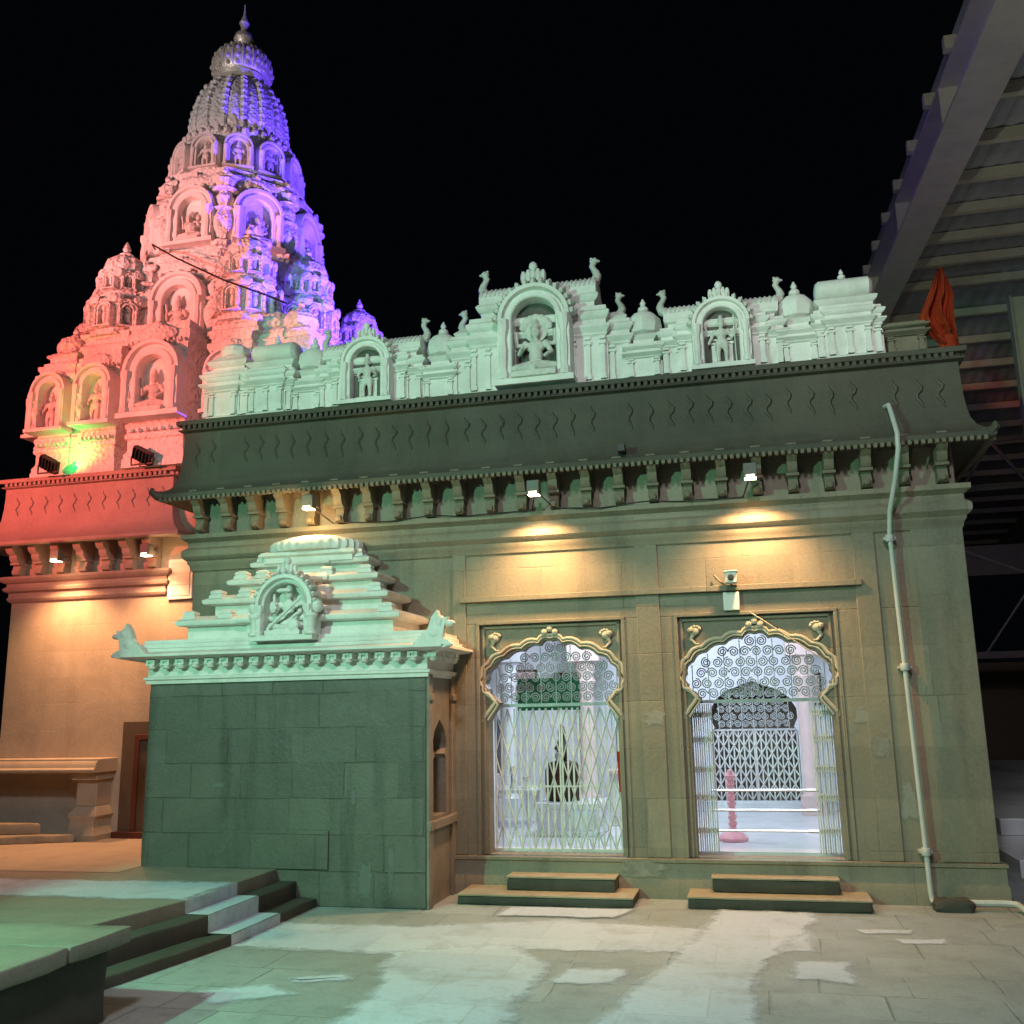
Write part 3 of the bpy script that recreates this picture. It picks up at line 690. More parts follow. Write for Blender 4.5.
m = MB(); m.lathe([(.085, 2.08), (.08, 2.10), (.06, 2.16), (.05, 2.22), (.02, 2.26), (.004, 2.27)], 18, (-1.36, 1.2, 0)); m.build('body', 'gold', bell); m = MB(); m.tube([(-1.36, 1.2, 2.26), (-1.36, 1.2, 3.06)], .006, 5); m.build('chain', 'iron', bell)
box = thing('offering_box', (-1.45, 2.5, .33), 'pale offering box with a slotted lid behind the closed gate', 'box')
m = MB(); m.box(-1.62, -1.30, 2.3, 2.6, .332, .88); m.build('body', 'plastic', box, bevel=.008); m = MB(); m.box(-1.64, -1.28, 2.28, 2.62, .882, .93); m.build('lid', 'board', box, bevel=.006)
tbl = thing('low_table', (-2.75, 2.3, .33), 'low white table with offerings behind the closed gate', 'table')
m = MB(); m.box(-3.05, -2.45, 2.0, 2.6, .70, .74); m.build('table_top', 'marble', tbl, bevel=.006)
for lx in (-3.0, -2.5):
    for ly in (2.05, 2.55): m = MB(); m.box(lx - .025, lx + .025, ly - .025, ly + .025, .331, .699); m.build('leg', 'iron', tbl)
for k, (px, hh, mt) in enumerate(((-2.92, .16, 'gold'), (-2.72, .24, 'steel'), (-2.55, .13, 'gold'))):
    m = MB(); m.lathe([(.05, .742), (.05, .75), (.015, .77), (.015, .742 + hh * .6), (.05, .742 + hh * .8), (.055, .742 + hh), (.02, .745 + hh)], 14, (px, 2.2, 0)); tag(m.build('oil_lamp', mt, None), ('short brass oil lamp at the left end of the low white table', 'tall steel oil lamp in the middle of the low white table', 'short brass oil lamp at the right end of the low white table')[k], 'oil lamp')
t = thing('tube_lamp', (-1.7, 4.26, 2.72), 'white tube lamp high on the inner back wall', 'lamp') if False else None

def step_thing(x0, x1, y0, z0, z1, label, grp):
    m = MB(); n = 14
    m.box(x0, x1, y0, -.062, z0, z1 - .012)
    o = m.build('door_step', 'step', None, rough=.006)
    q = MB(); q.box(x0 - .004, x1 + .004, y0 - .005, -.062, z1 - .0118, z1); q.build('tread', 'step_pale', o); tag(o, label, 'step', grp)
step_thing(-2.55, -1.06, -.52, 0, .085, 'wide lower stone step in front of the closed lattice gate', 'stone steps at the doorways')
step_thing(-2.17, -1.23, -.30, .086, .20, 'narrow upper stone step under the closed lattice gate', 'stone steps at the doorways')
step_thing(-.62, .80, -.45, 0, .095, 'wide lower stone step in front of the open gate with the pink post', 'stone steps at the doorways')
step_thing(-.43, .58, -.24, .096, .215, 'narrow upper stone step under the open gate with the pink post', 'stone steps at the doorways')

# things seen through the doors
m = MB(); P_ = rect(-2.25, -1.62, 1.35, 1.95)
m.ring(P_, [(.03, .331), (.03, .38), (0, .40), (0, .58), (.03, .60), (.03, .655), (0, .66)])
tag(m.build('idol_pedestal', 'marble', None, bevel=.006), 'white marble pedestal behind the closed lattice gate', 'pedestal')
idol = thing('draped_idol', (-1.94, 1.62, .66), 'dark idol draped in brocade on the white pedestal behind the closed gate', 'statue')
m = MB(); m.lathe([(.20, .661), (.225, .68), (.235, .85), (.23, .98), (.19, 1.05), (.08, 1.075)], 36, (-2.02, 1.62, 0), .80, .66, .05, 11); m.build('drape', 'cloth_dark', idol)
m = MB(); m.ell((-2.02, 1.60, 1.13), (.068, .065, .085)); m.ell((-2.02, 1.53, 1.12), (.018, .02, .022)); m.lathe([(.075, 1.18), (.085, 1.20), (.06, 1.24), (.035, 1.30), (.045, 1.36), (.03, 1.42), (.005, 1.46)], 14, (-2.02, 1.61, 0)); m.build('head', 'black', idol)
m = MB(); m.lathe([(.045, 0), (.05, .012), (.03, .03)], 12, (0, 0, 0), mat=Matrix.Translation((-2.035, 1.545, 1.12)) @ Matrix.Rotation(R(90), 4, 'X')); m.build('face_plate', 'steel', idol)
m = MB(); m.box(-2.06, -1.98, 1.462, 1.470, .70, 1.0); m.build('sash', 'redwood', idol)
m = MB(); m.box(-2.21, -1.60, .40, .415, 1.60, 1.905); tag(m.build('green_board', 'green', None, bevel=.003), 'green board hung behind the scrolls of the closed gate', 'board')
m = MB(); m.loft([[(-1.235 + .004 * math.sin(9 * z), .19 + .006 * math.sin(30 * z), z), (-1.15 + .004 * math.sin(7 * z), .19 + .005 * math.cos(22 * z), z), (-1.15 + .004 * math.sin(7 * z), .196 + .005 * math.cos(22 * z), z), (-1.235 + .004 * math.sin(9 * z), .196 + .006 * math.sin(30 * z), z)] for z in [.86 + .04 * i for i in range(10)]])
tag(m.build('saffron_cloth', 'orange', None), 'orange cloth hanging on the right side of the closed lattice gate', 'cloth')
for z, lab in ((.87, 'topmost steel rail across the open doorway'), (.70, 'middle steel rail across the open doorway'), (.525, 'lowest steel rail across the open doorway')):
    m = MB(); m.tube([(-.42, .30, z), (.47, .30, z)], .011, 8); m.tube([(.40, .30, z), (.50, .30, z)], .016, 8); m.ell((.50, .30, z), .018)
    tag(m.build('door_rail', 'steel', None), lab, 'rail', 'steel rails across the doorway')
post = thing('queue_post', (-.27, 1.15, .331), 'short pink ringed post on a round foot inside the open doorway', 'post')
m = MB(); m.lathe([(.13, .332), (.135, .36), (.10, .40), (.05, .43), (.035, .45)], 16, (-.27, 1.15, 0), 1, 1, .05, 8); m.build('foot', 'pink', post)
prof = [(.03, .45)]
for i in range(7): z = .47 + i * .062; prof += [(.03, z), (.042, z + .01), (.042, z + .035), (.03, z + .045)]
prof += [(.045, .915), (.05, .94), (.03, .965), (.02, .99), (.004, 1.0)]
m = MB(); m.lathe(prof, 14, (-.27, 1.15, 0)); m.build('shaft', 'pink', post)

# parapet pavilions ------------------------------------------------------------
PZ = 4.655
m = MB(); m.box(HX0 + .06, HX1 - .06, .22, .45, PZ, 4.98); m.box(HX0 + .08, HX1 - .08, .20, .47, 4.98, 5.02); m.build('parapet_wall', 'white2', hall)
def body(m, x0, x1, y0, y1, z0, z1, pil=True, step=.0):
    """moulded base, panelled wall with little pilasters and a heavy bracketed cornice"""
    P = rect(x0, x1, y0, y1); h = z1 - z0
    m.ring(P, [(.035, z0), (.035, z0 + .035), (.02, z0 + .045), (.028, z0 + .065), (.0, z0 + .085), (0, z0 + h * .62), (.02, z0 + h * .645), (.012, z0 + h * .665), (.03, z0 + h * .69), (.055, z0 + h * .73), (.05, z0 + h * .755), (.012, z0 + h * .775), (.012, z0 + h * .83), (.03, z0 + h * .85), (.048, z0 + h * .89), (.05, z0 + h * .92), (.02, z0 + h * .95), (.015, z1)])
    if pil:
        n = max(2, round((x1 - x0) / .13))
        for i in range(n):
            c = x0 + .03 + (x1 - x0 - .06) * i / (n - 1)
            for q, s in ((c, 1),):
                m.box(q - .022, q + .022, y0 - .022, y0, z0 + .085, z0 + h * .52); m.box(q - .034, q + .034, y0 - .032, y0, z0 + h * .52, z0 + h * .555); m.box(q - .028, q + .028, y0 - .026, y0, z0 + h * .585, z0 + h * .62)
                m.box(q - .03, q + .03, y0 - .03, y0, z0 + .085, z0 + .125)
        for q in (y0 + .04, y1 - .04):
            m.box(x1, x1 + .02, q - .022, q + .022, z0 + .085, z0 + h * .56)
def barrel(m, x0, x1, y0, y1, z0, z1, ribs=True):
    """wagon-vault roof running along the parapet"""
    yc = (y0 + y1) / 2; ry = (y1 - y0) / 2; n = 12; prof = []
    for i in range(n + 1):
        t = math.pi * i / n; prof.append((yc - ry * 1.06 * math.cos(t) * (1 if i not in (0, n) else .92), z0 + (z1 - z0) * (math.sin(t) ** .8)))
    m.prism_x([(y0, z0 - .02)] + prof + [(y1, z0 - .02)], x0, x1)
    if ribs:
        k = int((x1 - x0) / .045)
        for i in range(k):
            c = x0 + (x1 - x0) * (i + .5) / k
            m.tube([(c, p[0], p[1] + .004) for p in prof[1:8]], .012, 5)
        m.tube([(x0, yc, z1), (x1, yc, z1)], .022, 6)
def finials(par, items):
    for x, y, z, s, flip in items:
        o = place('finial', STAT['beast'], par, Vector((x, y, z)) - root_loc(par), 0, (s * (-1.45 if flip else 1.45), s * 1.45, s))
def bud(m, x, y, z, s):
    m.lathe([(.05 * s, 0), (.03 * s, .02 * s), (.075 * s, .06 * s), (.07 * s, .11 * s), (.03 * s, .15 * s), (.045 * s, .18 * s), (.008 * s, .25 * s)], 10, (x, y, z))
def petal_crest(m, x, y, z, s):
    for k in range(-2, 3): m.ell((x + k * .05 * s, y, z + (.06 - .015 * abs(k)) * s), (.03 * s, .04 * s, .075 * s), 7, 5)
    m.ell((x, y, z + .14 * s), (.045 * s, .04 * s, .05 * s))
def niche_part(par, x, y, z, a, h, d, fig, fs, petals=13):
    nb = arch_bay(a, h, d, petals, True, x, y, z); o = nb.build('niche', 'white', par)
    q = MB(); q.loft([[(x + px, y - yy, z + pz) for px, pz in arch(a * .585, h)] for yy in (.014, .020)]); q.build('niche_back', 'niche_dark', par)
    place('statue', STAT[fig], par, (x - root_loc(par).x, y - d * .42 - root_loc(par).y, z + .005 - root_loc(par).z), 0, fs)
def pavilion_niche(cx, big=False):
    m = MB(); Y0, Y1 = 0.02, .46
    if big:
        body(m, cx - .90, cx + .90, Y0 + .08, Y1, PZ, 5.36); body(m, cx - .68, cx + .68, Y0 + .02, Y1, PZ, 5.50)
        m.ring(rect(cx - .58, cx + .58, Y0 + .04, Y1 - .02), [(.0, 5.49), (0, 5.56), (.03, 5.58), (.05, 5.62), (.03, 5.65), (0, 5.66)])
        barrel(m, cx - .60, cx + .60, Y0 + .03, Y1 - .02, 5.66, 5.86)
        petal_crest(m, cx, Y0 - .10, 5.80, 1.0)
        for s in (-1, 1): m.ring(rect(cx + s * .78 - .09, cx + s * .78 + .09, .12, .36), [(0, 5.36), (.02, 5.40), (-.02, 5.44), (-.05, 5.47)])
    else:
        body(m, cx - .56, cx + .56, Y0 + .06, Y1, PZ, 5.20); body(m, cx - .40, cx + .40, Y0 + .023, Y1, PZ, 5.24)
        m.ring(rect(cx - .50, cx + .50, Y0 + .07, Y1 - .03), [(0, 5.19), (0, 5.24), (.03, 5.255), (.04, 5.285), (.01, 5.30)])
        barrel(m, cx - .54, cx + .54, Y0 + .07, Y1 - .03, 5.30, 5.46)
        petal_crest(m, cx, Y0 - .06, 5.42, .8)
    p = m.build('parapet_pavilion', 'white', hall)
    if big:
        niche_part(p, cx, .035, PZ + .10, .37, .62, .20, 'hood', .66, 15)
        finials(p, [(cx - .56, .2, 5.82, .27, 1), (cx + .56, .2, 5.82, .27, 0), (cx - .80, .22, 5.45, .24, 1), (cx + .80, .22, 5.45, .24, 0)])
    else:
        niche_part(p, cx, .045, PZ + .085, .275, .40, .13, 'stand' if cx < -2 else 'guard', .50, 13)
        finials(p, [(cx - .54, .22, 5.42, .24, 1), (cx + .54, .22, 5.42, .24, 0)])
def pavilion_pot(cx):
    m = MB(); body(m, cx - .155, cx + .155, .08, .40, PZ, 5.08)
    m.ring(rect(cx - .10, cx + .10, .13, .35), [(0, 5.07), (0, 5.13), (.02, 5.15), (.035, 5.17), (.02, 5.19), (-.01, 5.20)])
    m.lathe([(.09, 5.19), (.15, 5.22), (.172, 5.29), (.16, 5.37), (.11, 5.425), (.06, 5.435)], 24, (cx, .24, 0), 1, 1, .035, 8)
    bud(m, cx, .24, 5.42, .72)
    m.build('parapet_pavilion', 'white', hall)
def pavilion_shala(cx, dz=0):
    m = MB(); body(m, cx - .28, cx + .28, .05, .44, PZ, 5.20); body(m, cx - .19, cx + .19, .013, .44, PZ, 5.22)
    m.ring(rect(cx - .24, cx + .24, .10, .38), [(0, 5.2), (0, 5.26), (.03, 5.28), (.045, 5.31), (.02, 5.33)])
    for k in range(9):
        pass
    m.loft([[(x, .24 - r * .16 * math.cos(t) , 5.33 + .11 * 1.0 + r * .115 * math.sin(t)) for t in [2 * math.pi * i / 16 for i in range(16)]] for x, r in ((cx - .26, .55), (cx - .25, .8), (cx - .22, 1), (cx + .22, 1), (cx + .25, .8), (cx + .26, .55))])
    bud(m, cx, .24, 5.545, .5)
    m.build('parapet_pavilion', 'white', hall)
def pavilion_kuta(cx):
    m = MB(); body(m, cx - .245, cx + .245, .06, .46, PZ, 5.26); body(m, cx - .16, cx + .16, .023, .46, PZ, 5.20)
    m.ring(rect(cx - .19, cx + .19, .11, .41), [(0, 5.25), (0, 5.31), (.04, 5.34), (.05, 5.37), (.0, 5.42), (-.05, 5.47)])
    m.lathe([(.14, 5.46), (.17, 5.50), (.15, 5.56), (.09, 5.60), (.02, 5.63)], 20, (cx, .26, 0), 1, 1, .03, 10)
    m.build('parapet_pavilion', 'white', hall)
pavilion_niche(HC, True)
for s in (-1, 1):
    pavilion_niche(HC + s * 1.785); pavilion_pot(HC + s * 1.04); pavilion_pot(HC + s * 2.49); pavilion_shala(HC + s * 2.93)
pavilion_kuta(HC - 3.44)
m = MB(); body(m, HC + 3.26, HC + 3.58, .10, .40, PZ, 5.02); m.build('parapet_pavilion', 'bracket', hall)
for x, fw in ((-1.98, .05), ):
    pass

# ================================================================== THE SANCTUM AND ITS TOWER
TX, TY, TA = -6.65, 2.92, 1.84
tower = thing('sanctum_tower', (TX, TY, 0), 'tall tiered temple tower lit red and violet with a metal pot finial on top', 'temple tower')
SP = rect(-8.62, -6.55, 1.05, TY + 1.5)
m = MB(); m.ring(rect(-8.62, TX + 1.82, 1.05, TY + 1.87), [(.0, 0), (.0, 4.475)]); 
m.build('wall', 'sanctum', tower)
m = MB(); m.ring(SP, [(0, 2.98), (.03, 3.0), (.045, 3.03), (.03, 3.06), (.03, 3.10), (.07, 3.12), (.085, 3.15), (.05, 3.18), (.05, 3.21), (.10, 3.235), (.12, 3.265), (.10, 3.295), (0, 3.30)], (False, False)); m.build('cornice', 'sanctum_eave', tower)
m = MB()
q = [(y - .0, z - .16) for y, z in bp_]
m.prism_x([(y, 3.30 + (z - 3.46) * .9) for y, z in bp_], -.05, .05); m.box(-.06, .06, -.15, 0, 3.425, 3.45)
bm2 = m.mesh('bracket', 'sanctum_eave')
for i in range(7): place('bracket', bm2, tower, (-1.97 + .13 + i * .306, 1.05 - TY - .01, 0))

SE = [(0, 3.67), (.33, 3.63), (.36, 3.62), (.385, 3.635), (.39, 3.67), (.31, 3.715), (.225, 3.78), (.165, 3.87), (.135, 3.98), (.122, 4.12), (.116, 4.26), (.116, 4.37)]
m = MB(); m.ring(SP, SE + [(.15, 4.385), (.155, 4.395), (.12, 4.397), (.12, 4.435), (.17, 4.44), (.18, 4.485), (0, 4.488)], (False, False))
m.tube([(-8.92, .75, 3.68), (-9.01, .66, 3.66), (-9.05, .62, 3.71), (-9.04, .63, 3.77)], [.06, .05, .035, .015], 7)
m.build('eave', 'sanctum_eave', tower)
dentils('dentil_trim', 'sanctum_eave', tower, sides(SP, .115, 2), 4.398, 4.44, .045, .036, .066)
m = MB(); x = TX - 1.9
while x < -6.55:
    zs = [4.26, 4.22, 4.19, 4.16, 4.13, 4.10, 4.06, 4.03]; xs = [0, .012, .040, .034, .008, .002, .03, .042]
    m.tube([(x - .02 + dx, 1.05 - eoff(SE[4:], z) - .004, z) for dx, z in zip(xs, zs)], [.006, .012, .014, .012, .012, .014, .011, .005], 5); x += .2
m.build('carved_relief', 'sanctum_eave', tower)
# recess with the small side door, left edge visible beside the shrine
m = MB(); m.box(-6.97, -6.525, 1.03, 1.049, .302, 1.56); m.build('door_recess', 'brown', tower)
m = MB(); m.box(-6.80, -6.74, 1.005, 1.03, .37, 1.42); m.box(-6.74, -6.525, 1.005, 1.03, 1.36, 1.42); m.box(-7.0, -6.525, .96, 1.03, .301, .37); m.build('door_frame', 'redwood', tower, bevel=.004)
m = MB(); m.box(-6.49, -6.17, 1.015, 1.0495, 2.93, 3.40); 
o_ = m.build('framed_panel', 'plastic', None, bevel=.006); tag(o_, 'small pale framed panel high on the sanctum wall beside the hall corner', 'panel')
m = MB(); m.box(-6.455, -6.205, 1.008, 1.0145, 2.97, 3.36); m.box(-6.46, -6.20, 1.002, 1.0075, 3.10, 3.112); m.box(-6.46, -6.20, 1.002, 1.0075, 3.23, 3.242); m.build('pane', 'board', o_)

# base of the tower: five bays on each side, stepping forward to the middle
def turret(m, x, y, z, s):
    """two-storey little tower with arched faces and a ribbed dome"""
    for r, z0, z1 in ((.27 * s, 0, .44 * s), (.20 * s, .44 * s, .74 * s)):
        m.ring(ngon(8, r, (x, y)), [(.05 * s, z + z0), (.05 * s, z + z0 + .04 * s), (0, z + z0 + .06 * s), (0, z + z1 - .10 * s), (.03 * s, z + z1 - .08 * s), (.06 * s, z + z1 - .05 * s), (.02 * s, z + z1 - .02 * s), (-.02 * s, z + z1)])
        for k in range(8):
            a = math.pi / 4 * k; fw = r * .36; nb = arch_bay(fw, (z1 - z0) * .40, .07 * s, 0, True, rec=.5)
            m.add(nb.v, nb.f, Matrix.Translation((x, y, z + z0 + .10 * s)) @ Matrix.Rotation(a, 4, 'Z') @ Matrix.Translation((0, -r, 0)))
            nb = MB(); nb.ell((0, -r - .02 * s, z0 + .20 * s), (fw * .3, .03 * s, .07 * s), 6, 5); nb.ell((0, -r - .03 * s, z0 + .29 * s), (.03 * s, .03 * s, .035 * s), 6, 5)
            m.add(nb.v, nb.f, Matrix.Translation((x, y, z)) @ Matrix.Rotation(a, 4, 'Z'))
            nb = MB(); nb.ell((0, -r - .06 * s, z0 + (z1 - z0) * .9), (fw * .9, .04 * s, .06 * s), 7, 5)
            m.add(nb.v, nb.f, Matrix.Translation((x, y, z)) @ Matrix.Rotation(a + math.pi / 8, 4, 'Z'))
    m.lathe([(.16 * s, .73 * s), (.20 * s, .78 * s), (.215 * s, .84 * s), (.19 * s, .92 * s), (.12 * s, .98 * s), (.05 * s, 1.0 * s)], 24, (x, y, z), 1, 1, .06, 12)
    m.lathe([(.05 * s, .99 * s), (.08 * s, 1.02 * s), (.03 * s, 1.06 * s), (.045 * s, 1.09 * s), (.006 * s, 1.18 * s)], 10, (x, y, z))
BZ = 4.488
def bay(m, x0, x1, yf, ztop, nz):
    P = rect(x0, x1, yf, yf + .8)
    m.ring(P, [(d_ * .55, z_) for d_, z_ in [(.07, BZ), (.07, BZ + .10), (.05, BZ + .12), (.055, BZ + .16), (.02, BZ + .19), (.0, BZ + .22), (0, BZ + .34), (.04, BZ + .36), (.05, BZ + .39), (.02, BZ + .42), (.02, BZ + .47), (.05, BZ + .50), (.05, BZ + .53), (0, BZ + .56),
               (0, ztop - .30), (.03, ztop - .28), (.035, ztop - .25), (.07, ztop - .22), (.11, ztop - .17), (.105, ztop - .13), (.04, ztop - .11), (.04, ztop - .07), (.07, ztop - .05), (.08, ztop - .01), (.02, ztop)]])
fm = MB(); nk = []
def front_bays():
    out = []
    F0 = -TA - .03
    out.append((-.37, .37, F0 - .20, 6.27, .385, 'sit', .58))
    for s in (-1, 1):
        a, b = sorted((s * .64, s * 1.12)); out.append((a, b, F0 - .07, 6.10, .265, 'stand', .52))
        a, b = sorted((s * 1.36, s * 1.82)); out.append((a, b, F0 + .03, 5.98, .255, 'guard', .50))
    return out
FB = front_bays()
bm_ = MB()
for x0, x1, yf, zt, a, fg, fs in FB:
    bay(bm_, x0, x1, yf, zt, 0)
    c = (x0 + x1) / 2; w2 = (x1 - x0) / 2
    for q in (-1, 1):
        for (rr, z0_) in ((.055, 0), ): bm_.lathe([(rr, 0), (rr * 1.3, .05), (rr * .7, .11), (rr * 1.25, .2), (rr * 1.2, .27), (rr * .7, .34), (rr * 1.2, .38)], 10, (c + q * w2 * .80, yf - .13, BZ + .60))
    for q in range(-3, 4): bm_.ell((c + q * w2 * .27, yf - .05, BZ + .45), (w2 * .11, .03, .035), 6, 4)
    for q in range(-4, 5): bm_.ell((c + q * w2 * .22, yf - .085, zt - .255), (w2 * .07, .03, .03), 6, 4)
    if abs(c) < .1:
        for k in range(3): bm_.ell((0, yf - .08, zt - .16 + .03 * k), (.28 - .08 * k, .06, .10), 12, 6)
    else:
        bm_.ell((c, yf - .06, zt - .17), (w2 * .72, .06, .08), 12, 6)
    if abs(c) > 1.2:
        bm_.ring(rect(c - .2, c + .2, yf + .08, yf + .46), [(.05, zt), (.05, zt + .04), (.0, zt + .07), (0, zt + .12), (.04, zt + .15), (-.02, zt + .2)])
        bm_.lathe([(.14, zt + .19), (.20, zt + .24), (.215, zt + .32), (.17, zt + .41), (.09, zt + .45)], 24, (c, yf + .27, 0), 1, 1, .05, 10)
        bm_.lathe([(.05, 0), (.07, .03), (.03, .07), (.04, .1), (.005, .18)], 10, (c, yf + .27, zt + .44))
    elif abs(c) > .3:
        bm_.ring(rect(c - .3, c + .3, yf + .04, yf + .6), [(.04, zt), (.04, zt + .05), (0, zt + .08), (0, zt + .13), (.04, zt + .16), (.05, zt + .2), (-.03, zt + .23)])
        turret(bm_, c, yf + .32, zt + .16, 1.2)
bm_.ring(rect(-TA + .1, TA - .1, -TA, -TA + .9), [(-.34, BZ), (-.34, 6.0), (-.45, 6.2)])
bme = bm_.mesh('tower_bays', 'carved')
nbm = {}
for a in (.385, .265, .255): nbm[a] = arch_bay(a, .52 if a == .385 else .48, .19, 0, True, rec=.50).mesh('niche', 'white')
for k in range(4):
    o = place('tower_base', bme, tower, (-.30 if k == 1 else 0, 0, 0), k * math.pi / 2)
    for x0, x1, yf, zt, a, fg, fs in FB:
        c = 0 if abs(x0 + x1) < .1 else (x0 + x1) / 2
        nn = place('niche', nbm[a], o, (c, yf, BZ + .62))
        if k in (0, 1, 3): place('statue', STAT[fg], o, (c, yf - .075, BZ + .625), 0, fs)
m = MB(); m.box(TX - TA + .3, TX + TA - .3, TY - TA + .3, TY + TA - .3, 4.49, 6.2); m.build('tower_core', 'white2', tower)

# eight-sided storeys
def storey(z0, z1, r0, r1, niche_w, fig, fs, pots=True):
    m = MB(); h = z1 - z0
    m.ring(ngon(8, r0, (TX, TY), 0), [(.03, z0 - .05), (.06, z0), (.06, z0 + .05), (.02, z0 + .07), (.05, z0 + .11), (.03, z0 + .14), (-.03, z0 + .16), (r1 - r0 - .03, z0 + h * .72), (r1 - r0 + .02, z0 + h * .75), (r1 - r0 + .07, z0 + h * .80), (r1 - r0 + .11, z0 + h * .86), (r1 - r0 + .10, z0 + h * .89), (r1 - r0 + .02, z0 + h * .92), (r1 - r0 + .05, z0 + h * .97), (r1 - r0 - .02, z1)])
    rv = 1 / math.cos(math.pi / 8)
    for k in range(8):
        a = -math.pi / 2 + math.pi / 8 + k * math.pi / 4
        if pots:
            rr = (r0 + .0) * rv - .04; c = (TX + rr * math.cos(a), TY + rr * math.sin(a), z0 + .1); s = h
            m.lathe([(.13 * s, 0), (.15 * s, .04 * s), (.08 * s, .08 * s), (.15 * s, .20 * s), (.155 * s, .28 * s), (.10 * s, .38 * s), (.07 * s, .42 * s), (.10 * s, .47 * s), (.11 * s, .53 * s), (.06 * s, .60 * s), (.10 * s, .66 * s), (.13 * s, .72 * s), (.05 * s, .78 * s)], 32, c, .84, .84, .07, 8)
            m.lathe([(.10 * s, .385 * s), (.125 * s, .40 * s), (.10 * s, .415 * s)], 16, c); m.lathe([(.11 * s, .60 * s), (.13 * s, .615 * s), (.11 * s, .63 * s)], 16, c)
        # hooded crests over the cornice, on faces and corners
        for j, aa in ((0, a), (1, a + math.pi / 8)):
            rr = (r1 + .07) * (rv if j == 0 else 1)
            mm = Matrix.Translation((TX + rr * math.cos(aa), TY + rr * math.sin(aa), z0 + h * .84)) @ Matrix.Rotation(aa + math.pi / 2, 4, 'Z')
            q = MB(); q.ell((0, 0, 0), (niche_w * (.55 if j == 0 else .95), .06, .075 if j == 0 else .10), 10, 6); q.ell((0, -.02, .08), (.05, .04, .06), 6, 5); m.add(q.v, q.f, mm)
    # attendants beside each niche and a second beaded band
    for k in range(16):
        aa = k * math.pi / 8 + math.pi / 16 - math.pi / 2; rr = r0 / math.cos(math.pi / 16) - .02; cx, cy = TX + rr * math.cos(aa), TY + rr * math.sin(aa)
        m.ell((cx, cy, z0 + h * .20), (.055, .055, .11), 7, 5); m.ell((cx, cy, z0 + h * .30), (.065, .065, .07), 7, 5); m.ell((cx, cy, z0 + h * .375), (.038, .038, .045), 7, 5); m.ell((cx, cy, z0 + h * .43), (.022, .022, .05), 6, 4)
        m.ell((cx, cy, z0 + h * .60), (.07, .07, .05), 7, 5); m.ell((cx, cy, z0 + h * .66), (.05, .05, .05), 7, 5)
    for i in range(64):
        aa = 2 * math.pi * i / 64; m.ell((TX + (r0 + .085) * math.cos(aa), TY + (r0 + .085) * math.sin(aa), z0 + .03), (.03, .03, .025), 6, 4)
    # beaded band
    for i in range(56):
        aa = 2 * math.pi * i / 56; rr = r1 + .09; m.ell((TX + rr * math.cos(aa) * 1.03, TY + rr * math.sin(aa) * 1.03, z0 + h * .77), (.028, .028, .03), 6, 4)
    p = m.build('tower_storey', 'carved', tower)
    nb = arch_bay(niche_w, h * .34, .16, 0, True, rec=.52).mesh('niche', 'white')
    for k in range(8):
        a = k * math.pi / 4; rr = r0 - .01
        nn = place('niche', nb, p, (rr * math.sin(a), -rr * math.cos(a), z0 + .2), a)
        rr += .07; place('statue', STAT[fig], p, (rr * math.sin(a), -rr * math.cos(a), z0 + .2), a, fs)
storey(6.18, 7.62, 1.28, 1.22, .40, 'sit', .60)
storey(7.60, 8.95, 1.07, .98, .345, 'belly', .50)
m = MB(); cyl = [(r * .84, 8.93 + (z - 9) * .79) for r, z in [(1.02, 9.0), (1.10, 9.05), (1.10, 9.10), (.98, 9.13), (1.0, 9.3), (.97, 9.6), (.90, 9.78), (.95, 9.84), (.98, 9.90), (.93, 9.96), (.80, 10.0)]]
m.lathe(cyl, 48, (TX, TY, 0), 1, 1, .03, 8)
for i in range(40):
    aa = 2 * math.pi * i / 40; m.ell((TX + .81 * math.cos(aa), TY + .81 * math.sin(aa), 9.665), (.06, .06, .07), 6, 5)
p = m.build('tower_storey', 'carved', tower)
nb = arch_bay(.205, .30, .15, 0, True, rec=.56).mesh('niche', 'white')
for k in range(12):
    a = k * math.pi / 6; nn = place('niche', nb, p, (.80 * math.sin(a), -.80 * math.cos(a), 9.04), a)
    place('statue', STAT['stand' if k % 2 else 'guard'], p, (.88 * math.sin(a), -.88 * math.cos(a), 9.04), a, .42)
m = MB()
dz = lambda z: 9.70 + (z - 9.98) * 1.30
m.lathe([(r * .78, dz(z)) for r, z in [(.80, 9.98), (.88, 10.05), (.90, 10.22), (.86, 10.42), (.76, 10.60), (.62, 10.74), (.50, 10.82), (.40, 10.86)]], 96, (TX, TY, 0), 1, 1, .025, 16)
for k in range(16):
    aa = 2 * math.pi * (k + .5) / 16
    m.tube([(TX + .78 * r * math.cos(aa), TY + .78 * r * math.sin(aa), dz(z)) for r, z in ((.86, 10.05), (.89, 10.22), (.855, 10.42), (.755, 10.60), (.61, 10.74), (.49, 10.82))], .045, 6)
    for j in range(9):
        t = j / 8; zz = 10.08 + .70 * t; r = [.87, .89, .892, .88, .86, .82, .77, .70, .58][j]
        m.ell((TX + .78 * r * math.cos(aa), TY + .78 * r * math.sin(aa), dz(zz)), (.055, .055, .05), 6, 4)
for i in range(32):
    aa = 2 * math.pi * i / 32; m.ell((TX + .68 * math.cos(aa), TY + .68 * math.sin(aa), dz(10.0)), (.07, .07, .045), 6, 4)
m.build('tower_dome', 'carved', tower)
m = MB()
m.lathe([(.38, 10.84), (.46, 10.88), (.48, 10.93), (.40, 10.96), (.46, 11.0), (.50, 11.10), (.49, 11.24), (.41, 11.37), (.26, 11.46), (.12, 11.50), (.09, 11.55), (.13, 11.60), (.17, 11.68), (.14, 11.77), (.06, 11.83), (.05, 11.9), (.085, 11.97), (.05, 12.05), (.02, 12.12), (.008, 12.3)], 48, (TX, TY, 0), .88, .88)
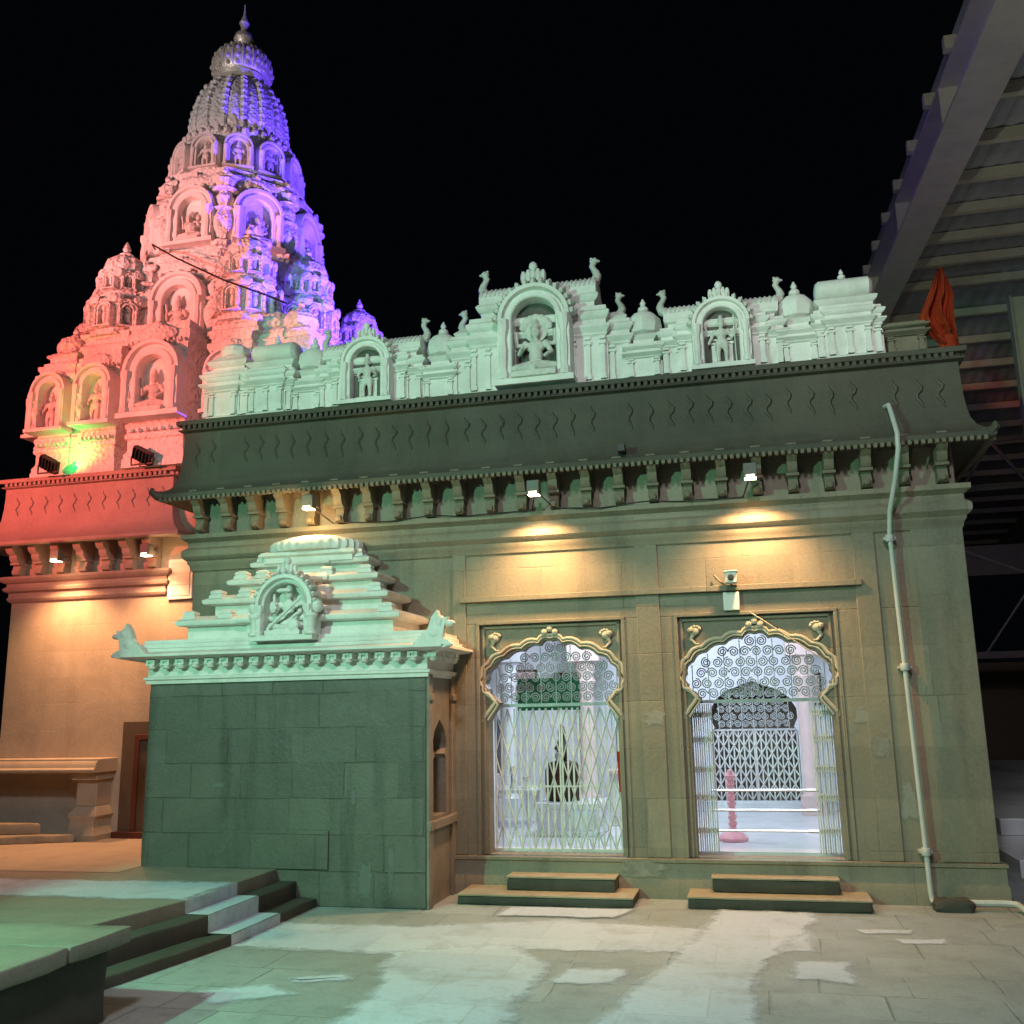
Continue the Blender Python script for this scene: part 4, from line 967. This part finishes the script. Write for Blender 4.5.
for k in range(18):
    aa = 2 * math.pi * k / 18; m.tube([(TX + .88 * r * math.cos(aa), TY + .88 * r * math.sin(aa), z) for r, z in ((.45, 11.0), (.505, 11.10), (.495, 11.24), (.415, 11.37), (.27, 11.46))], .018, 5)
for k in range(18):
    for j in range(4):
        aa = 2 * math.pi * (k + .5) / 18; q = (.475, .505, .47, .37)[j] * .88; m.ell((TX + q * math.cos(aa), TY + q * math.sin(aa), (11.03, 11.13, 11.27, 11.39)[j]), (.035, .035, .04), 6, 4)
m.build('kalasha_finial', 'gold', tower)

for o in [c for c in bpy.data.objects if c.parent == tower and c.name.split('.')[0] in ('tower_storey', 'tower_dome', 'kalasha_finial')]:
    o.scale = (.965, .965, .975); o.location = (-.06, -.36, 1.6 * .025)

# ================================================================== THE SMALL SHRINE
SX0, SX1, SY0 = -5.44, -2.74, -.78
shrine = thing('small_shrine', ((SX0 + SX1) / 2, -.4, 0), 'low dark stone shrine with a stepped white roof and an arched relief on its front', 'shrine')
SC = (SX0 + SX1) / 2
m = MB()
m.loft([[(x, y, z) for x, y in [(SX0, SY0), (SX1 - .002, SY0), (SX1 - .002, SY0 + .034), (SX1 - .275, SY0 + .034), (SX1 - .275, -.003), (SX0, -.003)]] for z in (0, 1.93)])
# right-hand wall with the arched opening (plate in the yz plane)
q = MB(); oa = [(-.135, .72), (-.135, 1.20), (-.10, 1.235), (-.135, 1.28), (-.14, 1.36), (-.11, 1.44), (-.06, 1.49), (0, 1.54)]
oa = oa + [(-x, z) for x, z in oa[:-1]][::-1]
q.plate([(-.335, 0), (.375, 0), (.375, 1.93), (-.335, 1.93)], [(x * 1.35, z) for x, z in oa], 0, .26)
m.build('wall', 'shrine', shrine, rough=.004)
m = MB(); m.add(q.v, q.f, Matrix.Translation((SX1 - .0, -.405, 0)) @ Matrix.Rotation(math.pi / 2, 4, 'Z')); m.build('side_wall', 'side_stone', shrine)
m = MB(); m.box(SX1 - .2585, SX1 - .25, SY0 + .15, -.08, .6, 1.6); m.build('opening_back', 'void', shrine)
m = MB()
for y0, y1 in ((SY0 + .0, SY0 + .10), (-.12, -.02)): m.box(SX1, SX1 + .03, y0, y1, .0, 1.93); m.box(SX1 + .001, SX1 + .045, y0 - .004, y1 + .004, 1.70, 1.76); m.box(SX1 + .001, SX1 + .043, y0 - .004, y1 + .004, .62, .70)
m.box(SX1, SX1 + .05, SY0 + .106, -.126, .622, .692)
m.build('side_frame', 'side_stone', shrine, bevel=.006)
SR = rect(SX0, SX1, SY0, .6)
m = MB(); m.ring(SR, [(-.05, 1.90), (.025, 1.905), (.03, 1.935), (.045, 1.945), (.045, 1.965), (.015, 1.975), (.015, 2.06), (.03, 2.075), (.03, 2.12)], (True, False))
m.ring(SR, [(.03, 2.125), (.16, 2.135), (.20, 2.15), (.20, 2.17), (.14, 2.185), (.10, 2.20), (.10, 2.225), (.07, 2.235), (.07, 2.265), (.05, 2.28), (.05, 2.305), (-.02, 2.31)], (True, True))
for s, cx in ((-1, SX0), (1, SX1)):      # winged corner beasts on the eave
    c = (cx + s * .16, SY0 - .16)
    m.prism([(c[0] + s * (-.22), 2.17), (c[0] + s * .14, 2.165), (c[0] + s * .10, 2.20), (c[0] + s * .05, 2.22), (c[0] + s * .07, 2.33), (c[0] + s * .10, 2.40), (c[0] + s * .03, 2.385), (c[0] + s * .0, 2.46), (c[0] - s * .05, 2.40), (c[0] - s * .08, 2.30), (c[0] - s * .16, 2.24)], c[1] - .035, c[1] + .035)
    m.ell((c[0] + s * .02, c[1], 2.36), (.05, .05, .06)); m.ell((c[0] + s * .10, c[1], 2.345), (.06, .035, .03)); m.ell((c[0] - s * .03, c[1], 2.27), (.08, .05, .07))
    m.loft([[(c[0] + s * .14, c[1] - .02, z) for z in (2.165, 2.15)] + [(c[0] - s * .2, c[1] + .3, z) for z in (2.08, 2.165)], [(c[0] + s * .10, c[1] - .06, z) for z in (2.165, 2.15)] + [(c[0] - s * .24, c[1] + .2, z) for z in (2.08, 2.165)]])
m.build('eave', 'white', shrine)
# hanging buds under the eave
m = MB()
def hang(px, py):
    m.lathe([(.008, -.015), (.03, -.005), (.040, .025), (.022, .046), (.040, .056), (.040, .075)], 10, (px, py, 2.05))
x = SX0 + .06
while x < SX1 + .05: hang(x, SY0 - .075); m.box(x - .045, x - .02, SY0 - .11, SY0 - .03, 2.075, 2.125); m.box(x + .02, x + .045, SY0 - .11, SY0 - .03, 2.075, 2.125); x += .15
y = SY0 - .02
while y < -.05: hang(SX1 + .075, y); m.box(SX1 + .03, SX1 + .11, y - .045, y - .02, 2.075, 2.125); m.box(SX1 + .03, SX1 + .11, y + .02, y + .045, 2.075, 2.125); y += .15
m.build('bud_frieze', 'white', shrine)
TIERS = [(1.10, -.80, 2.30, 2.47), (.925, -.63, 2.53, 2.68), (.765, -.47, 2.735, 2.875), (.61, -.31, 2.93, 3.06)]
for i, (hw, yf, za, zb) in enumerate(TIERS):
    m = MB(); P = rect(SC - hw, SC + hw, yf, .9); dz = zb - za
    m.ring(P, [(-.08, za - .03), (-.08, zb - .045), (0, zb - .034), (.012, zb - .016), (.012, zb + .006), (-.05, zb + .04), (-.12, zb + .06), (-.15, zb + .062)])
    m.ring(rect(SC - hw * .42, SC + hw * .36, yf - .03, .5), [(-.07, za - .02), (-.07, zb - .046), (0, zb - .031), (.011, zb - .011), (.008, zb + .007), (-.05, zb + .05)])
    # small carved lozenges along the recessed band
    k = int(hw * 2 / .11)
    for j in range(k):
        cx = SC - hw + .14 + (2 * hw - .28) * j / (k - 1); m.lathe([(.002, -.035), (.03, 0), (.002, .035)], 4, (cx, yf + .097, (za + zb - .045) / 2 - .005), 1, .4)
    for cx in (SC - hw + .12, SC - hw * .55, SC + hw * .32, SC + hw - .13):     # corner and middle cushions
        m.loft([[(cx + sx * q * .09, yf + .06 + sy * q * .07, zb + z) for sx, sy in ((-1, -1), (1, -1), (1, 1), (-1, 1))] for q, z in ((.8, .02), (.75, .05), (.6, .06), (.7, .07), (.65, .09), (.3, .105))])
    m.build('roof_tier', 'white', shrine)
m = MB(); m.ring(rect(SC - .46, SC + .46, -.34, .5), [(0, 3.05), (0, 3.10), (.03, 3.12), (.03, 3.15), (-.02, 3.17)])
m.lathe([(.38, 3.15), (.455, 3.165), (.475, 3.19), (.475, 3.235), (.455, 3.26), (.40, 3.27)], 120, (SC, -.14, 0), 1, .62, .022, 30)
m.lathe([(.42, 3.265), (.36, 3.29), (.25, 3.315), (.12, 3.33), (.02, 3.334)], 40, (SC, -.14, 0), 1, .62)
m.build('ribbed_crown', 'white', shrine)
nx = SC + .06
nb = arch_bay(.285, .27, .19, 15, True, nx, SY0 + .02, 2.30, .70); m = nb
petal_crest(m, nx, SY0 - .10, 2.86, .8)
for s in (-1, 1):
    m.lathe([(.06, 0), (.06, .03), (.04, .04), (.045, .14), (.06, .16), (.06, .19)], 12, (nx + s * .27, SY0 - .16, 2.30)); m.ell((nx + s * .31, SY0 - .11, 2.55), (.05, .06, .06))
m.build('niche', 'white', shrine)
q = fig_seated(0); cap(q, (-.30, -.20, .12), (.34, -.22, .66), .034, .028); q.ell((.20, -.22, .16), (.12, .07, .12)); q.ell((-.24, -.14, .5), (.07, .05, .12)); q.ell((-.05, -.1, .80), (.16, .08, .05))
me_r = remeshed(q, 'relief', 'statue', .013); me_r.materials[0] = M['white']
place('relief_figure', me_r, shrine, (nx - SC, SY0 - .05 + .4, 2.305), 0, .50)
for k, (cx, cz, w2, h2) in enumerate(((-3.28, .22, .09, .20), (-3.05, .30, .04, .28), (-4.3, .40, .35, .05), (-4.7, 1.0, .10, .03), (-3.4, .9, .03, .12))): patch(cx, cz, w2, h2, SY0 - .0025, 'wash_grey', shrine, 40 + k)
# plinth footing and patches low on the front
m = MB(); m.box(-4.95, -3.62, SY0 - .018, SY0, .302, .62); m.build('footing', 'shrine', shrine, bevel=.004)

# ================================================================== SMALL THINGS ON THE WALLS
def wall_lamp(x, y, z, label, watts, colour=(1, .56, .24)):
    t = thing('wall_lamp', (x, y, z), label, 'wall lamp', 'warm wall lamps between the brackets')
    m = MB(); m.box(x - .058, x + .058, y - .05, y + .05, z, z + .13); m.box(x - .015, x + .015, y + .05, y + .22, z + .05, z + .08); m.build('housing', 'housing', t, bevel=.006)
    m = MB(); m.box(x - .05, x + .05, y - .042, y + .042, z - .008, z - .001); m.box(x - .035, x + .035, y - .054, y - .051, z + .003, z + .022); m.build('lens', 'lamp_warm', t)
    l = spot('wall_lamp_beam', (x, y - .02, z - .03), (x, y + .16, z - 1.6), watts, colour, 122, .85, .08); return t
wall_lamp(-1.835, -.365, 3.545, 'lit wall lamp above the closed lattice gate', 290)
wall_lamp(.105, -.365, 3.555, 'lit wall lamp above the open gate and security camera', 290)
wall_lamp(-4.08, -.365, 3.565, 'lit wall lamp above the ribbed crown of the small shrine', 26)
point('wall_lamp_glow', (-4.08, -.43, 3.46), 16, (1, .60, .22), .05)
wall_lamp(-7.74, .68, 3.40, 'lit wall lamp under the red eave, over the plain sanctum wall', 270, (1, .46, .20))
point('wall_lamp_glow', (-6.43, .74, 3.33), 5, (1, .58, .26), .05)
point('wall_lamp_glow', (-7.74, .62, 3.36), 5, (1, .58, .26), .05)
wall_lamp(-6.56, .68, 3.40, 'lit wall lamp under the red eave, beside the framed panel', 190, (1, .46, .20))
for x, y, z, lab in ((-8.0, .74, 4.49, 'dark floodlight on the red ledge at the tower foot, farther from the hall'), (-6.72, .72, 4.49, 'dark floodlight on the red ledge at the tower foot, beside the hall eave')):
    t = thing('floodlight', (x, y, z), lab, 'floodlight', 'floodlights on the tower ledge')
    mt = Matrix.Translation((x, y, z + .10)) @ Matrix.Rotation(R(28), 4, 'Y') @ Matrix.Rotation(R(25), 4, 'X')
    m = MB(); m.box(-.13, .13, -.02, .05, -.08, .08, mt)
    for k in range(5): m.box(-.11 + .05 * k, -.10 + .05 * k, -.05, -.02, -.07, .07, mt)
    m.build('housing', 'black', t, bevel=.006)
    m = MB(); m.tube([(x - .14, y, z + .10), (x - .14, y, z), (x + .14, y, z), (x + .14, y, z + .08)], .012, 6); m.build('stand', 'black', t)
t = thing('floodlight', (-2.45, 1.85, 4.62), 'floodlight on the hall roof behind the parapet, facing the tower', 'floodlight')
m = MB(); m.box(-2.52, -2.46, 1.80, 2.1, 4.72, 4.92); m.build('housing', 'black', t); m = MB(); m.tube([(-2.45, 1.95, 4.62), (-2.49, 1.95, 4.75)], .02, 6); m.build('stand', 'black', t)

m = MB(); pts = []
for k in range(60):
    x = -4.0 + 4.25 * k / 59; pts.append((x, -.118 - .01 * math.sin(k * .9), 3.452 + .012 * abs(math.sin(k * .33)) - .02 * math.sin(k * .21) ** 2))
m.tube([(-4.06, -.30, 3.58)] + pts[1:30] + [(-1.835, -.28, 3.60)] + pts[32:57] + [(.105, -.28, 3.60)], .007, 5); tag(m.build('cable', 'cable', None), 'thin dark lamp cable strung along the cornice under the brackets', 'cable')
cam = thing('security_camera', (-.12, -.10, 2.70), 'white bullet security camera on the wall above the open gate', 'camera')
m = MB(); m.box(-.17, -.07, -.20, -.06, 2.67, 2.765); m.box(-.178, -.062, -.215, -.07, 2.765, 2.775); m.build('body', 'plastic', cam, bevel=.01)
m = MB(); m.lathe([(.028, 0), (.028, .012), (.018, .014)], 14, (0, 0, 0), mat=Matrix.Translation((-.12, -.20, 2.715)) @ Matrix.Rotation(R(90), 4, 'X')); m.build('lens', 'black', cam)
m = MB(); m.tube([(-.12, -.06, 2.67), (-.12, -.03, 2.62), (-.12, 0, 2.60)], .016, 6); m.tube([(-.17, -.04, 2.66), (-.22, -.05, 2.70), (-.27, -.03, 2.76)], .010, 6); m.build('bracket_arm', 'housing', cam)
m = MB(); m.box(-.20, -.06, -.056, -.001, 2.44, 2.60); tag(m.build('junction_box', 'plastic', None, bevel=.006), 'grey junction box on the wall just under the security camera', 'junction box')
m = MB(); m.tube([(.02, -.04, 2.42), (.2, -.055, 2.29), (.4, -.05, 2.14), (.62, -.04, 1.98), (.66, -.02, 1.94)], .007, 6)
tag(m.build('cable', 'cable_pale', None), 'pale cable slanting down over the arch of the open doorway', 'cable')
pipe = thing('drain_pipe', (1.29, -.10, 0), 'pale plastic drain pipe running down the right end of the hall', 'pipe')
m = MB(); m.tube([(1.30, -.12, 4.17), (1.32, -.20, 4.16), (1.33, -.235, 4.08), (1.34, -.37, 3.86), (1.335, -.38, 3.72), (1.30, -.30, 3.48), (1.25, -.16, 3.22), (1.24, -.10, 3.05), (1.245, -.085, 2.8), (1.265, -.085, 1.5), (1.285, -.085, .10), (1.29, -.10, .05), (1.31, -.16, .035)], .021, 10); m.build('tube', 'pvc', pipe)
m = MB()
for z, x, y in ((.42, 1.28, -.085), (1.9, 1.259, -.085), (3.0, 1.238, -.09)): m.lathe([(.035, -.03), (.038, -.025), (.038, .025), (.035, .03)], 12, (x, y, z)); m.box(x - .05, x + .05, y, -.0, z - .012, z + .012)
m.build('collar', 'pvc', pipe)
m = MB(); m.loft([[(1.42 + rx * math.copysign(abs(math.cos(t)) ** .5, math.cos(t)) * (1 + .09 * math.sin(5 * t + z * 40)), -.24 + ry * math.copysign(abs(math.sin(t)) ** .5, math.sin(t)) * (1 + .08 * math.cos(4 * t + z * 60)), z + .008 * math.sin(3 * t)) for t in [2 * math.pi * i / 24 for i in range(24)]] for rx, ry, z in ((.14, .075, -.01), (.15, .08, .03), (.145, .075, .07), (.12, .06, .092), (.05, .03, .095))])
tag(m.build('loose_stone', 'step', None), 'dark rough stone lying at the foot of the drain pipe', 'stone')
m = MB(); m.tube([(1.54, -.22, .06), (1.80, -.21, .062), (1.88, -.24, .06), (1.90, -.34, .05), (1.91, -.6, .03)], .024, 8); tag(m.build('water_pipe', 'pvc', None), 'short white water pipe bending round the hall corner on the ground', 'pipe')
m = MB(); m.tube([(-7.15, 1.35, 7.55), (-6.95, 1.0, 7.42), (-6.4, .7, 7.02), (-5.6, .45, 6.52), (-4.95, .3, 6.18), (-4.72, .3, 6.06)], .011, 6); tag(m.build('cable', 'cable', None), 'thin dark cable sagging across the front of the lit tower', 'cable')

# stone seat and side steps by the sanctum
seat = thing('stone_bench', (-8.2, .85, TZ), 'pale stone ledge on a carved bracket leg against the sanctum wall', 'stone bench')
m = MB(); m.loft([[(x, y, z) for x in (-11, ) for y, z in ()] for _ in ()]) if False else None
m = MB(); pr = [(1.048, 1.02), (.66, 1.02), (.63, 1.035), (.63, 1.06), (.66, 1.075), (.67, 1.12), (.70, 1.15), (.70, 1.17), (1.048, 1.17)]
m.prism_x(pr, -10.5, -7.03); m.build('slab', 'sandstone', seat, bevel=.006)
m = MB(); cx = -7.22
m.box(cx - .16, cx + .16, .74, 1.045, .94, 1.018); m.box(cx - .13, cx + .13, .80, 1.045, .66, .94)
m.loft([[(cx + s * q, y, z) for s, y in ((-1, yf), (1, yf), (1, 1.045), (-1, 1.045))] for q, yf, z in ((.19, .70, TZ + .001), (.19, .70, .36), (.16, .73, .40), (.15, .74, .52), (.18, .73, .56), (.13, .80, .66))])
m.build('leg', 'sandstone', seat, bevel=.008)
def slab_steps(poly, z0, z1, label):
    m = MB(); m.loft([[(x, y, z) for x, y in poly] for z in (z0, z1)]); tag(m.build('side_step', 'step_pale', None, rough=.006), label, 'step', 'side steps by the stone seat')
slab_steps([(-12, -1.35), (-8.0, .30), (-7.2, .62), (-7.55, .69), (-12, .69)], TZ + .001, TZ + .085, 'lower stone side step below the pale stone seat')
slab_steps([(-12, -.75), (-8.1, .45), (-7.6, .58), (-7.75, .68), (-12, .68)], TZ + .086, TZ + .20, 'upper stone side step below the pale stone seat')

sheet('lamp_pool_sheet', [(-13, -1.35), (-5.42, -1.15), (-5.42, 1.045), (-13, 1.045)], TZ + .003, 'sandstone', fade=.0005)  # paler sheet on the terrace: lamp light put into the floor colour
# low stone block by the lens
blk = thing('stone_block', (-4.3, -4.9, 0), 'low stone block with an overhanging slab top in the lower left corner', 'stone block')
m = MB(); m.box(-6.2, -3.50, -6.2, -3.92, 0, .385); m.build('base', 'step', blk, rough=.008)
m = MB(); m.box(-6.3, -4.55, -6.3, -3.83, .387, .475); m.box(-4.545, -3.42, -4.34, -3.83, .387, .474); m.box(-4.545, -3.425, -6.3, -4.345, .387, .476); m.build('slab_top', 'terrace', blk, rough=.007)

# saffron flag on its pole at the roof corner
flag = thing('saffron_flag', (1.95, .3, 4.6), 'limp orange flag on a short pole at the right corner of the hall roof', 'flag')
m = MB(); m.tube([(1.97, .30, 3.95), (1.96, .30, 5.60)], .016, 8); m.build('pole', 'black', flag)
m = MB(); loops = []; NS = 30
for i in range(29):
    t = i / 28; z = 5.58 - .70 * t
    lw = .02 + .20 * min(1, t / .55) ** .8 * (1 - .75 * max(0, (t - .6) / .4) ** 1.3); rw = .015 + .07 * min(1, t * 2.5) * (1 - .3 * t); lp = []
    for k in range(NS + 1):
        u = k / NS; fold = .05 * min(1, t * 2) * math.sin(u * 15 + 1.6 * t + .6) + .022 * math.sin(u * 33 + 5 * t)
        lp.append((1.965 - lw + (lw + rw) * u + .012 * math.sin(7 * t), .26 + fold, z - .07 * t * math.sin(u * 6 + 1) - .12 * (1 - u) * t * (1 - t)))
    loops.append(lp + [(p[0], p[1] + .006, p[2]) for p in lp[::-1]])
m.loft(loops); m.build('cloth', 'orange', flag)
m = MB(); m.loft([[(1.97 + rr * math.cos(a) * (1 + .2 * math.sin(3 * a)), .27 + rr * .7 * math.sin(a), z) for a in [2 * math.pi * q / 14 for q in range(14)]] for rr, z in ((.03, 4.93), (.07, 4.90), (.085, 4.82), (.06, 4.74), (.02, 4.70))]); m.build('knot', 'orange', flag)

# ================================================================== THE STEEL SHED ON THE RIGHT
shed = thing('steel_shed', (6, 8, 0), 'tall open steel shed with a corrugated roof standing beyond the hall', 'shed')
XR = 2.75
def roofz(y): return 8.30 + .105 * y if y < 9.5 else 8.30 + .105 * 9.5 - .12 * (y - 9.5)
def rafter(x, wdt=.24, dep=.52):
    m = MB(); ys = [-9, -4, 0, 5, 9.5, 16, 24, 30]
    for (w2, d0, d1) in ((wdt, -.03, 0), (.035, -dep + .03, -.03), (wdt, -dep, -dep + .03)):
        m.loft([[(x - w2, y, roofz(y) + d0), (x + w2, y, roofz(y) + d0), (x + w2, y, roofz(y) + d1), (x - w2, y, roofz(y) + d1)] for y in ys])
    for y in (-1.5, 1.9, 5.2, 8.6): m.box(x - wdt, x + wdt, y - .012, y + .012, roofz(y) - dep, roofz(y))
    return m.build('rafter', 'shed', shed)
for x in (XR, 9.0): rafter(x)
y = -8.6
while y < 29:
    z = roofz(y); m = MB(); m.box(XR - .31, 13, y - .05, y + .05, z + .005, z + .16); m.build('purlin', 'shed', shed); y += 1.22
m = MB(); n = 90; loops = []
for y in (-9.5, -4, 0, 4, 9.5, 16, 23, 30):
    lp = [(XR - .22 + 10.6 * i / n, y, roofz(y) + .175 + .02 * (i % 2)) for i in range(n + 1)]; loops.append(lp + [(p[0], p[1], p[2] + .006) for p in lp[::-1]])
m.loft(loops); m.build('roof_sheet', 'sheet', shed, smooth=0)
for x, y in ((5.1, 9.2), (9.0, 2), (9.0, 13)):
    m = MB(); zt = roofz(y) - .52
    m.box(x - .14, x + .14, y - .012, y + .012, 0, zt); 
    for s in (-1, 1): m.box(x + s * .14 - .012, x + s * .14 + .012, y - .11, y + .11, 0, zt)
    m.build('post', 'shed', shed)
m = MB(); m.tube([(5.0, 9.2, 3.6), (3.1, 9.3, 4.5)], .02, 6); m.tube([(5.0, 9.2, 3.9), (3.9, 9.2, 2.4)], .018, 6)
m.tube([(2.4, 12, 5.8), (9, 12, 5.9)], .06, 6); m.tube([(2.4, 12, 6.8), (9, 12, 6.9)], .06, 6)
for i in range(10): m.tube([(2.4 + .66 * i, 12, 5.8 if i % 2 else 6.8), (3.06 + .66 * i, 12, 6.8 if i % 2 else 5.8)], .035, 6)
m.build('brace', 'housing', shed)
# what stands under and behind the shed
m = MB(); m.box(2.30, 14, 1.4, 15, -.1, .16); tag(m.build('shed_platform', 'marble', None, bevel=.01), 'pale raised floor platform beyond the right corner of the hall', 'platform')
m = MB(); m.box(2.55, 14, 3.2, 15, .161, .34); tag(m.build('shed_platform', 'marble', None, bevel=.01), 'second step up of the pale floor, deeper under the shed', 'platform')
far = thing('far_building', (8, 16, 0), 'dim plastered building at the back of the shed with a dark open ground floor', 'building')
m = MB(); m.box(2.2, 3.9, 15.5, 16, 2.75, 5.0); m.box(4.0, 4.8, 15.2, 16, 2.8, 5.0); m.box(2.2, 16, 15.6, 16, 4.5, 5.2); m.build('wall', 'farwall', far)
m = MB(); m.box(2.2, 16, 14.9, 16, 2.55, 2.7); m.build('ledge', 'farwall', far)
m = MB(); m.box(2.2, 16, 17.5, 18, 0, 2.55); m.build('back_wall', 'brown', far)
m = MB(); m.box(2.9, 3.9, 14.6, 15.0, .341, 1.35); m.box(2.88, 3.92, 14.55, 15.02, 1.36, 1.41); tag(m.build('wooden_counter', 'brown', None, bevel=.01), 'dark brown counter standing at the back under the shed', 'counter')

# distant lamp post at the left edge
lp = thing('lamp_post', (-13.35, 9, 0), 'distant lamp post with a bluish light at the far left edge', 'street lamp')
m = MB(); m.tube([(-13.35, 9, 0), (-13.35, 9, 1.75)], .05, 8); m.build('post', 'iron', lp)
m = MB(); m.ell((-13.35, 9, 1.80), (.10, .10, .12)); m.build('lamp', 'lamp_cool', lp)

# courtyard floodlight behind the lens; added plates block its light off sanctum and shed
fl = thing('floodlight', (-5.4, -8.3, 0), 'green courtyard floodlight on a pole with added plates that block its light', 'floodlight')
m = MB(); m.tube([(-5.4, -8.4, 0), (-5.4, -8.4, 4.1)], .04, 8); m.build('pole', 'black', fl)
m = MB(); m.box(-5.55, -5.25, -8.45, -8.2, 4.05, 4.35); m.build('housing', 'black', fl)
m = MB(); m.loft([[(-5.44 - .02, -8.2, z), (-5.44, -8.2, z), (-5.425, -6.9, z), (-5.445, -6.9, z)] for z in (3.2, 6.0)]); m.build('light_block', 'black', fl)
m = MB(); m.loft([[(-5.4, y, z), (-3.3, y, z), (-3.3, y, z + .02), (-5.4, y, z + .02)] for y, z in ((-8.2, 4.30), (-6.9, 4.52))]); m.build('light_block', 'black', fl)
